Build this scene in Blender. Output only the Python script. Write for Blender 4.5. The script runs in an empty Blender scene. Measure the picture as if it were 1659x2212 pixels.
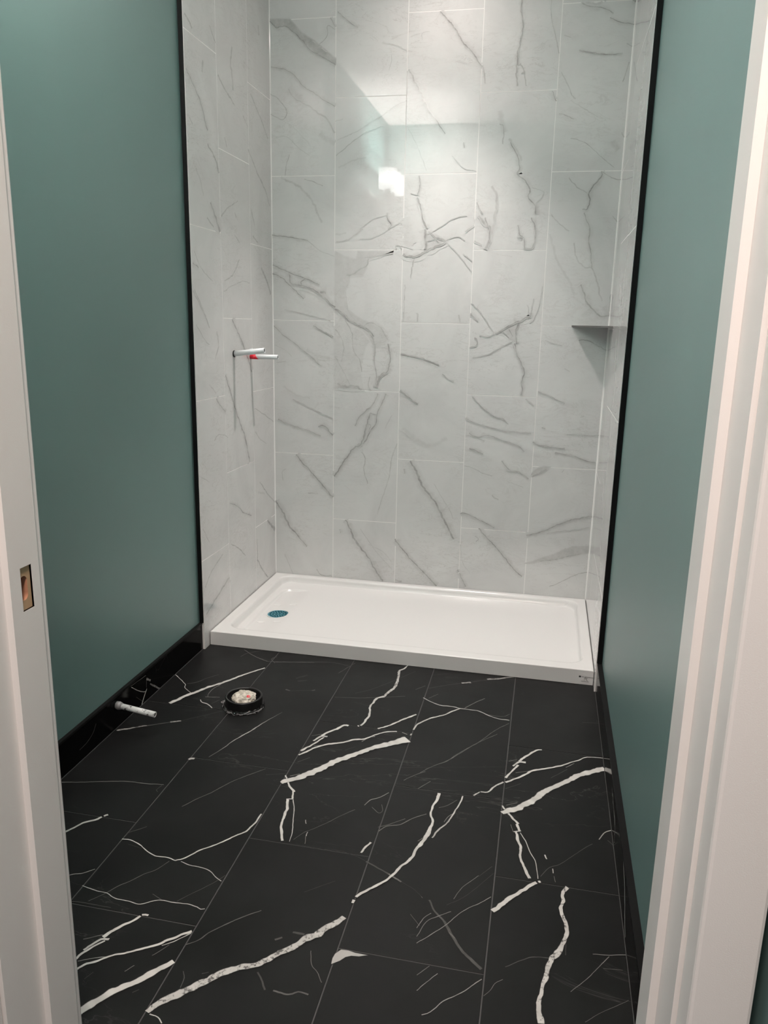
import bpy, bmesh, math, random
from mathutils import Vector, noise
import numpy as np
FT = 0.3048
SC = bpy.context.scene
COL = SC.collection
random.seed(4)

# ------------------------------------------------------------------ camera
CAM = (4.098*FT, -11.446*FT, 4.1285*FT)
YAW, PITCH, ROLL, FPX = 0.2015, -0.2366, 0.0213, 1688.06
cd = bpy.data.cameras.new('camera'); co = bpy.data.objects.new('camera', cd); COL.objects.link(co)
fw = Vector((-math.sin(YAW)*math.cos(PITCH), math.cos(YAW)*math.cos(PITCH), math.sin(PITCH)))
rt = Vector((math.cos(YAW), math.sin(YAW), 0)); up = rt.cross(fw)
r2 = rt*math.cos(ROLL)+up*math.sin(ROLL); u2 = up*math.cos(ROLL)-rt*math.sin(ROLL)
from mathutils import Matrix
m = Matrix((r2, u2, -fw)).transposed().to_4x4(); m.translation = Vector(CAM)
co.matrix_world = m
cd.sensor_fit = 'VERTICAL'; cd.sensor_height = 36.0; cd.lens = FPX*36/2212
cd.clip_start = 0.02
SC.camera = co

# ------------------------------------------------------------------ light and exposure
W_STR = 0.40
E_CAN = 135.0
P_CAN = 122.0
E_VAN = 11.5
E_BULB = 1150.0
P_HALL = 54.0
w = bpy.data.worlds.new('world'); SC.world = w; w.use_nodes = True
w.node_tree.nodes['Background'].inputs[0].default_value = (0.93, 0.98, 1.0, 1)
w.node_tree.nodes['Background'].inputs[1].default_value = W_STR
SC.view_settings.view_transform = 'Standard'; SC.view_settings.look = 'None'
SC.view_settings.exposure = 0.0; SC.view_settings.gamma = 1.0
SC.view_settings.use_curve_mapping = False
SC.cycles.max_bounces = 10; SC.cycles.diffuse_bounces = 6

ld = bpy.data.lights.new('hall_ceiling_lamp', 'AREA'); ld.shape = 'DISK'; ld.size = 0.35
ld.energy = P_HALL; ld.color = (1.0, 0.80, 0.72)
lo = bpy.data.objects.new('hall_ceiling_lamp', ld); COL.objects.link(lo); lo.location = (3.7*FT, -11.7*FT, 8.7*FT)
ls = bpy.data.lights.new('shower_downlight_beam', 'SPOT'); ls.energy = P_CAN; ls.color = (1, .90, .865)
ls.spot_size = math.radians(78); ls.spot_blend = 1.0; ls.shadow_soft_size = 0.03
lso = bpy.data.objects.new('shower_downlight_beam', ls); COL.objects.link(lso); lso.location = (2.5*FT, -1.40*FT, 8.70*FT)

# ------------------------------------------------------------------ materials
def mat(name, base=(.8,.8,.8), rough=.5, metal=0, spec=.5, coat=0, emis=None, es=0):
    m = bpy.data.materials.new(name); m.use_nodes = True
    b = m.node_tree.nodes['Principled BSDF']
    b.inputs['Base Color'].default_value = (*base, 1); b.inputs['Roughness'].default_value = rough
    b.inputs['Metallic'].default_value = metal; b.inputs['Specular IOR Level'].default_value = spec
    b.inputs['Coat Weight'].default_value = coat
    if emis: b.inputs['Emission Color'].default_value = (*emis, 1); b.inputs['Emission Strength'].default_value = es
    return m
class NT:
    def __init__(s, m): s.t = m.node_tree; s.b = s.t.nodes['Principled BSDF']
    def n(s, kind, **kw):
        x = s.t.nodes.new(kind)
        for k, v in kw.items(): setattr(x, k, v)
        return x
    def l(s, a, b): s.t.links.new(a, b)
    def noise(s, scale, detail=4, rough=.55, dist=0, vec=None):
        x = s.n('ShaderNodeTexNoise'); x.inputs['Scale'].default_value = scale; x.inputs['Detail'].default_value = detail
        x.inputs['Roughness'].default_value = rough; x.inputs['Distortion'].default_value = dist
        s.l(vec if vec else s.pos(), x.inputs['Vector']); return x.outputs['Fac']
    def pos(s):
        if not hasattr(s, '_p'): s._p = s.n('ShaderNodeNewGeometry').outputs['Position']
        return s._p
    def ramp(s, f, stops):
        x = s.n('ShaderNodeValToRGB'); e = x.color_ramp.elements
        while len(e) < len(stops): e.new(.5)
        for q, (p, c) in zip(e, stops): q.position = p; q.color = (c, c, c, 1) if not isinstance(c, tuple) else (*c, 1)
        s.l(f, x.inputs['Fac']); return x.outputs['Color']
    def math(s, op, a, b=None):
        x = s.n('ShaderNodeMath', operation=op)
        for i, v in enumerate((a, b)):
            if v is None: continue
            if isinstance(v, (int, float)): x.inputs[i].default_value = v
            else: s.l(v, x.inputs[i])
        return x.outputs[0]
    def mix(s, f, a, b):
        x = s.n('ShaderNodeMix', data_type='RGBA')
        for i, v in ((0, f), (6, a), (7, b)):
            if isinstance(v, tuple): x.inputs[i].default_value = (*v, 1)
            elif isinstance(v, (int, float)): x.inputs[i].default_value = v
            else: s.l(v, x.inputs[i])
        return x.outputs[2]
    def bump(s, h, strength, dist):
        x = s.n('ShaderNodeBump'); x.inputs['Strength'].default_value = strength; x.inputs['Distance'].default_value = dist
        s.l(h, x.inputs['Height']); s.l(x.outputs[0], s.b.inputs['Normal'])

def vein_mask(k):
    a = k.n('ShaderNodeAttribute', attribute_name='vein'); sp = k.n('ShaderNodeSeparateColor'); k.l(a.outputs['Color'], sp.inputs[0])
    return sp.outputs[0], sp.outputs[1]

def marble_white():
    m = mat('white_marble_tile', rough=.02); k = NT(m)
    c = k.mix(k.ramp(k.noise(3.2, 5, .6, 1.0), [(.35, 0.), (.72, 1.)]), (.655, .658, .646), (.575, .579, .571))
    # faint hairline clouding of the print
    mp = k.n('ShaderNodeMapping'); mp.inputs['Rotation'].default_value = (.5, .7, .6); mp.inputs['Scale'].default_value = (1, 1, 3.5); k.l(k.pos(), mp.inputs[0])
    f = k.noise(5.5, 6, .62, 1.6, mp.outputs[0])
    d = k.math('ABSOLUTE', k.math('SUBTRACT', f, .5))
    hair = k.ramp(d, [(0.0, 1.), (.012, 0.)])
    gate = k.ramp(k.noise(2.3, 2), [(.46, 0.), (.62, 1.)])
    c = k.mix(k.math('MULTIPLY', k.math('MULTIPLY', hair, gate), .42), c, (.36, .345, .33))
    mp2 = k.n('ShaderNodeMapping'); mp2.inputs['Rotation'].default_value = (.2, -.55, .3); mp2.inputs['Scale'].default_value = (1, 1, 2.6); k.l(k.pos(), mp2.inputs[0])
    h2 = k.ramp(k.math('ABSOLUTE', k.math('SUBTRACT', k.noise(9, 7, .66, 1.2, mp2.outputs[0]), .5)), [(0.0, 1.), (.03, 0.)])
    g3 = k.ramp(k.noise(4.1, 3), [(.48, 0.), (.64, 1.)])
    c = k.mix(k.math('MULTIPLY', k.math('MULTIPLY', h2, g3), .20), c, (.33, .31, .29))
    r, g = vein_mask(k)
    g2 = k.ramp(k.noise(26, 4, .65), [(.30, .45), (.62, 1.15)])
    c = k.mix(k.math('MULTIPLY', r, g2), c, (.135, .125, .115))
    k.l(c, k.b.inputs['Base Color'])
    k.bump(k.noise(2.2, 1), .004, .02)
    return m
def marble_black(name='black_marble_tile', rough=(.36, .46), dk=1.):
    m = mat(name, rough=.34, spec=.16*dk); k = NT(m)
    c = k.mix(k.ramp(k.noise(4, 5, .6), [(.35, 0.), (.75, 1.)]), (.0065*dk, .0069*dk, .0068*dk), (.0115*dk, .012*dk, .0119*dk))
    mp = k.n('ShaderNodeMapping'); mp.inputs['Rotation'].default_value = (0, 0, .62); mp.inputs['Scale'].default_value = (1, 3.2, 1); k.l(k.pos(), mp.inputs[0])
    f = k.noise(2.6, 5, .55, .8, mp.outputs[0])
    hair = k.ramp(k.math('ABSOLUTE', k.math('SUBTRACT', f, .5)), [(0.0, 1.), (.006, 0.)])
    gate = k.ramp(k.noise(1.7, 2), [(.52, 0.), (.66, 1.)])
    c = k.mix(k.math('MULTIPLY', k.math('MULTIPLY', hair, gate), .10), c, (.5, .5, .48))
    r, g = vein_mask(k)
    v = k.n('ShaderNodeTexVoronoi'); v.inputs['Scale'].default_value = 160; k.l(k.pos(), v.inputs['Vector'])
    spk = k.ramp(k.math('ADD', k.noise(120, 3, .7), k.math('MULTIPLY', k.noise(30, 2), .5)), [(.60, .25), (.72, 1.)])
    al = k.math('MULTIPLY', k.math('POWER', r, 1.5), k.math('ADD', k.math('MULTIPLY', g, k.math('SUBTRACT', spk, 1.)), 1.))
    c = k.mix(al, c, k.mix(k.noise(40, 4), (.58, .57, .54), (.72, .71, .68)))
    k.l(c, k.b.inputs['Base Color'])
    k.l(k.ramp(k.noise(7, 4), [(.3, rough[0]), (.8, rough[1])]), k.b.inputs['Roughness'])
    return m
def painted(name, col, rough=.5, bs=.06):
    m = mat(name, col, rough); k = NT(m)
    c2 = tuple(x*.93 for x in col)
    k.l(k.mix(k.ramp(k.noise(1.5, 3), [(.3, 0.), (.7, 1.)]), col, c2), k.b.inputs['Base Color'])
    k.bump(k.noise(700, 2), bs, .0006)
    return m
M = {}
M['marble'] = marble_white(); M['black'] = marble_black(); M['blackgloss'] = marble_black('polished_black_marble_tile', (.10, .14), .35)
M['grout_w'] = mat('white_grout', (.80, .79, .77), .6)
M['grout_b'] = mat('charcoal_grout', (.062, .062, .062), .8)
M['teal'] = painted('teal_wall_paint', (.137, .228, .217), .42)
M['ceil'] = painted('white_ceiling_paint', (.78, .77, .75), .8)
M['white'] = painted('white_trim_paint', (.78, .765, .74), .38, .12)
M['trimblack'] = mat('black_edge_trim', (.003, .003, .003), .6, spec=.2)
M['acrylic'] = mat('white_acrylic', (.70, .70, .688), .22)
def acr():
    k = NT(M['acrylic']); k.bump(k.noise(900, 2), .05, .0004)
acr()
M['caulk'] = mat('white_silicone', (.82, .82, .80), .15)
M['wood'] = mat('bare_pine', (.46, .33, .20), .7)
def wood():
    k = NT(M['wood']); mp = k.n('ShaderNodeMapping'); mp.inputs['Scale'].default_value = (60, 60, 4); k.l(k.pos(), mp.inputs[0])
    k.l(k.mix(k.noise(3, 4, .6, 0, mp.outputs[0]), (.50, .35, .21), (.40, .27, .15)), k.b.inputs['Base Color'])
wood()
M['woodcut'] = mat('rough_cut_pine', (.44, .22, .13), .9)
M['pipe'] = mat('white_pex', (.74, .77, .78), .3)
M['red'] = mat('red_pipe_mark', (.62, .012, .03), .4)
M['darkhole'] = mat('dark_hollow', (.01, .01, .01), .9)
M['drain'] = mat('teal_drain_grate', (.06, .27, .34), .28, metal=.4)
M['blackplastic'] = mat('black_plastic', (.006, .006, .006), .32)
M['shred'] = mat('torn_plastic', (.25, .25, .25), .12)
M['chrome'] = mat('brushed_nickel', (.42, .40, .37), .3, metal=1)
M['shade'] = mat('lit_opal_glass', (.9, .9, .9), .3, emis=(.97, 1, .99), es=E_VAN)
M['bulb'] = mat('glowing_bulb_opening', (.9, .9, .9), .4, emis=(1, .935, .905), es=E_BULB)
def shade_glow():
    k = NT(M['shade']); c = k.n('ShaderNodeTexCoord'); sp = k.n('ShaderNodeSeparateXYZ'); k.l(c.outputs['Generated'], sp.inputs[0])
    f = k.n('ShaderNodeMapRange'); f.inputs['To Min'].default_value = .55*E_VAN; f.inputs['To Max'].default_value = 1.15*E_VAN
    d = k.math('ABSOLUTE', k.math('SUBTRACT', sp.outputs[2], .45)); k.l(k.math('SUBTRACT', 1., k.math('MULTIPLY', d, 1.8)), f.inputs['Value']); k.l(f.outputs[0], k.b.inputs['Emission Strength'])
M['canlens'] = mat('lit_recessed_lens', (.9, .9, .9), .4, emis=(1, .86, .82), es=E_CAN)
M['steel'] = mat('dark_steel_shelf', (.20, .20, .195), .35, metal=.8)
M['ink'] = mat('black_ink', (.03, .035, .035), .6)
shade_glow()
def rag():
    m = mat('stuffed_rag', (.6, .56, .47), .9); k = NT(m)
    c = k.mix(k.ramp(k.noise(60, 5, .7), [(.42, 0.), (.6, 1.)]), (.66, .62, .54), (.34, .31, .25))
    k.l(c, k.b.inputs['Base Color']); k.bump(k.noise(120, 4), .5, .003); return m
M['rag'] = rag()
def galv():
    m = mat('smeared_white_pipe', (.7, .72, .70), .25); k = NT(m)
    k.l(k.mix(k.ramp(k.noise(45, 5, .7, 1.2), [(.56, 0.), (.62, 1.)]), (.70, .72, .71), (.10, .10, .10)), k.b.inputs['Base Color']); return m
M['stub'] = galv()

# ------------------------------------------------------------------ mesh helpers
def link(name, me, mats, parent=None, smooth=False):
    o = bpy.data.objects.new(name, me); COL.objects.link(o)
    for q in mats: me.materials.append(q)
    if parent: o.parent = parent
    if smooth:
        for p in me.polygons: p.use_smooth = True
    return o
def tag(o, label=None, cat=None, group=None, kind=None):
    if label: o['label'] = label
    if cat: o['category'] = cat
    if group: o['group'] = group
    if kind: o['kind'] = kind
    return o
class MB:
    def __init__(s): s.v = []; s.f = []; s.m = []; s.c = []
    def quad(s, pts, mi=0, cols=None):
        b = len(s.v); s.v += [tuple(p) for p in pts]; s.c += cols if cols else [(0, 0)]*len(pts)
        s.f.append(tuple(range(b, b+len(pts)))); s.m.append(mi)
    def box(s, x0, x1, y0, y1, z0, z1, mi=0):
        P = [(x, y, z) for x in (x0, x1) for y in (y0, y1) for z in (z0, z1)]
        b = len(s.v); s.v += P; s.c += [(0, 0)]*8
        for q in ((0,1,3,2),(4,6,7,5),(0,4,5,1),(2,3,7,6),(0,2,6,4),(1,5,7,3)):
            s.f.append(tuple(b+i for i in q)); s.m.append(mi)
    def build(s, name, mats, parent=None, smooth=False, org=None, bevel=0):
        me = bpy.data.meshes.new(name)
        vs = s.v
        if org: vs = [(x-org[0], y-org[1], z-org[2]) for x, y, z in vs]
        me.from_pydata(vs, [], s.f); me.update()
        me.polygons.foreach_set('material_index', s.m)
        if any(c[0] for c in s.c):
            at = me.color_attributes.new('vein', 'FLOAT_COLOR', 'POINT')
            at.data.foreach_set('color', np.array([(a, b, 0, 1) for a, b in s.c], dtype=np.float32).ravel())
        o = link(name, me, mats, parent, smooth)
        if org and not parent: o.location = org
        if bevel:
            bv = o.modifiers.new('bevel', 'BEVEL'); bv.width = bevel; bv.segments = 2; bv.limit_method = 'ANGLE'
        return o
def lathe(mb, prof, c, n=32, mi=0, jit=None):
    rings = []
    for r, z in prof:
        b = len(mb.v)
        for i in range(n):
            a = 2*math.pi*i/n; rr = r; zz = z
            if jit: rr, zz = jit(i, r, z)
            mb.v.append((c[0]+rr*math.cos(a), c[1]+rr*math.sin(a), c[2]+zz)); mb.c.append((0, 0))
        rings.append(b)
    for a, b in zip(rings, rings[1:]):
        for i in range(n):
            j = (i+1) % n; mb.f.append((a+i, a+j, b+j, b+i)); mb.m.append(mi)
def tube(mb, p0, p1, r, n=20, mi=0, ri=None, rs=None, caps=True):
    """solid tube from p0 to p1; rs = list of (t, radius); ri = bore radius at the p1 end"""
    p0 = Vector(p0); p1 = Vector(p1); d = (p1-p0); L = d.length; d.normalize()
    a = Vector((0, 0, 1)) if abs(d.z) < .9 else Vector((1, 0, 0)); u = d.cross(a).normalized(); v = d.cross(u)
    prof = rs if rs else [(0, r), (1, r)]
    prof = [(t*L, q) for t, q in prof]
    if ri: prof += [(L, ri), (L-0.02, ri), (L-.02, 0.0001)]
    elif caps: prof += [(L, 0.0001)]
    prof = [(0, .0001)]+prof
    b0 = None
    for t, q in prof:
        b = len(mb.v)
        for i in range(n):
            an = 2*math.pi*i/n; mb.v.append(tuple(p0+d*t+u*q*math.cos(an)+v*q*math.sin(an))); mb.c.append((0, 0))
        if b0 is not None:
            for i in range(n):
                j = (i+1) % n; mb.f.append((b0+i, b0+j, b+j, b+i)); mb.m.append(mi)
        b0 = b

# tiled surfaces with their printed veins
XR = 4.8614*FT
def P_floor(u, v, d): return (u, v, d)
def P_back(u, v, d): return (u, -d, v)
def P_left(u, v, d): return (d, u, v)
def P_right(u, v, d): return (XR-d, u, v)
GAP = .0015
def tiles(mb, P, rects, mi=0, ch=.0002, dep=.0003):
    for (u0, u1, v0, v1) in rects:
        a, b, c, e = u0+GAP, u1-GAP, v0+GAP, v1-GAP
        o = [(a, c), (b, c), (b, e), (a, e)]; i = [(a+ch, c+ch), (b-ch, c+ch), (b-ch, e-ch), (a+ch, e-ch)]
        mb.quad([P(*q, 0) for q in i], mi)
        for k in range(4):
            l = (k+1) % 4
            mb.quad([P(*o[k], -ch*.6), P(*o[l], -ch*.6), P(*i[l], 0), P(*i[k], 0)], mi)
            mb.quad([P(*o[k], -dep*1.4), P(*o[l], -dep*1.4), P(*o[l], -ch*.6), P(*o[k], -ch*.6)], mi)
def parse_veins(t):
    out = []
    for ln in t.strip().splitlines():
        h, b = ln.split('|'); p, sp = h.split()
        out.append((int(p), int(sp), [tuple(float(x)/(1 if i == 3 else 1000) for i, x in enumerate(q.split(','))) for q in b.split()]))
    return out
def veins(mb, P, text, rects, mi=0, soft=.6, step=.005, jit=.25, dim=1.0):
    def inside(u, v):
        for a, b, c, e in rects:
            if a+.001 < u < b-.001 and c+.001 < v < e-.001: return True
        return False
    V = parse_veins(text)
    if soft > .5:        # soft grey halo of the print along the darker veins
        V += [(2, 0, [(p[0]+.001, p[1]-.001, p[2]*3.2+.002, p[3]*.24) for p in pts]) for poly, sp, pts in V if not poly and max(p[3] for p in pts) >= .35 and max(p[2] for p in pts) < .02]
    V.sort(key=lambda q: ({2: 0, 1: 1, 0: 2}[q[0]], max(p[3] for p in q[2])))
    polys = [([(p[0], p[1]) for p in q[2]], q[2][0][3]*.85) for q in V if q[0] == 1] if soft > .5 else []
    def under(u, v):
        for pp_, al in polys:
            c = False; j = len(pp_)-1
            for i in range(len(pp_)):
                if (pp_[i][1] > v) != (pp_[j][1] > v) and u < (pp_[j][0]-pp_[i][0])*(v-pp_[i][1])/(pp_[j][1]-pp_[i][1])+pp_[i][0]: c = not c
                j = i
            if c: return al
        return 0.
    for idx, (poly, sp, pts) in enumerate(V):
        d = .0002+idx*.000006
        if poly == 1:
            a = pts[0][3]*.85
            bm = bmesh.new(); vs = [bm.verts.new((p[0], p[1], 0)) for p in pts]
            es = [bm.edges.new((vs[i], vs[(i+1) % len(vs)])) for i in range(len(vs))]
            bmesh.ops.triangle_fill(bm, use_beauty=True, edges=es)
            for f in bm.faces:
                mb.quad([P(q.co.x, q.co.y, d) for q in f.verts], mi, [(a, sp)]*3)
            bm.free()
            # soft rim
            n = len(pts); ar = sum(pts[i][0]*pts[(i+1) % n][1]-pts[(i+1) % n][0]*pts[i][1] for i in range(n))
            sg = 1 if ar > 0 else -1; ring = []
            for i in range(n):
                A = Vector(pts[i-1][:2]); B = Vector(pts[i][:2]); C = Vector(pts[(i+1) % n][:2])
                t = (C-A).normalized(); ring.append(B+Vector((t.y, -t.x))*sg*(.008 if soft > .5 else .0012))
            for i in range(n):
                j = (i+1) % n
                mb.quad([P(*pts[i][:2], d), P(*pts[j][:2], d), P(*ring[j], d), P(*ring[i], d)], mi, [(a, sp), (a, sp), (0, sp), (0, sp)])
            continue
        # smooth resample
        q = [Vector(p) for p in pts]
        q = [q[0]*2-q[1]]+q+[q[-1]*2-q[-2]]; S = []
        for i in range(1, len(q)-2):
            L = (q[i+1].xy-q[i].xy).length; n = max(1, int(L/step))
            for t in range(n):
                t /= n
                S.append(.5*((2*q[i])+(-q[i-1]+q[i+1])*t+(2*q[i-1]-5*q[i]+4*q[i+1]-q[i+2])*t*t+(-q[i-1]+3*q[i]-3*q[i+1]+q[i+2])*t**3) if len(pts) > 2 else q[i].lerp(q[i+1], t))
        S.append(q[-2]); rows = []
        N = len(S)
        for i, s_ in enumerate(S):
            A = S[max(i-1, 0)]; B = S[min(i+1, N-1)]; t = (B.xy-A.xy)
            if t.length < 1e-7: t = Vector((1, 0))
            t.normalize(); nn = Vector((-t.y, t.x))
            e = .0 if i in (0, N-1) else 1.
            n1 = noise.noise(Vector((s_.x*45, s_.y*45, idx*7.3)))+.6*noise.noise(Vector((s_.x*130, s_.y*130, idx*3.3)))
            n2 = noise.noise(Vector((s_.x*70, s_.y*70, 50+idx*5.1)))
            n3 = noise.noise(Vector((s_.x*60, s_.y*60, 90+idx*5.1)))
            hw = max(abs(s_.z), .0005)
            c = s_.xy+nn*n1*e*(min(hw, .004)*jit+.0006)
            a = max(0, s_.w)*dim*(1+.35*n3 if soft > .5 else 1+.15*n3)
            if soft > .5: a = min(a, .60)
            rows.append((c, nn, hw*(1+.45*n2), hw*(1+.45*n3), a))
        if soft > .5: prof = [(-1.5, 0), (-.45, 1), (.45, 1), (1.5, 0)]
        else: prof = [(-1.12, 0), (-.86, 1), (.86, 1), (1.12, 0)]
        for (c0, n0, l0, r0, a0), (c1, n1, l1, r1, a1) in zip(rows, rows[1:]):
            mid = (c0+c1)/2
            if not inside(mid.x, mid.y): continue
            for (s0, k0), (s1, k1) in zip(prof, prof[1:]):
                p = [c0+n0*s0*(l0 if s0 < 0 else r0), c1+n1*s0*(l1 if s0 < 0 else r1), c1+n1*s1*(l1 if s1 < 0 else r1), c0+n0*s1*(l0 if s1 < 0 else r0)]
                al = [a0*k0, a1*k0, a1*k1, a0*k1]
                if polys and poly == 0: al = [max(q_, under(x.x, x.y)) for q_, x in zip(al, p)]
                mb.quad([P(*x, d) for x in p], mi, [(q_, sp) for q_ in al])

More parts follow.
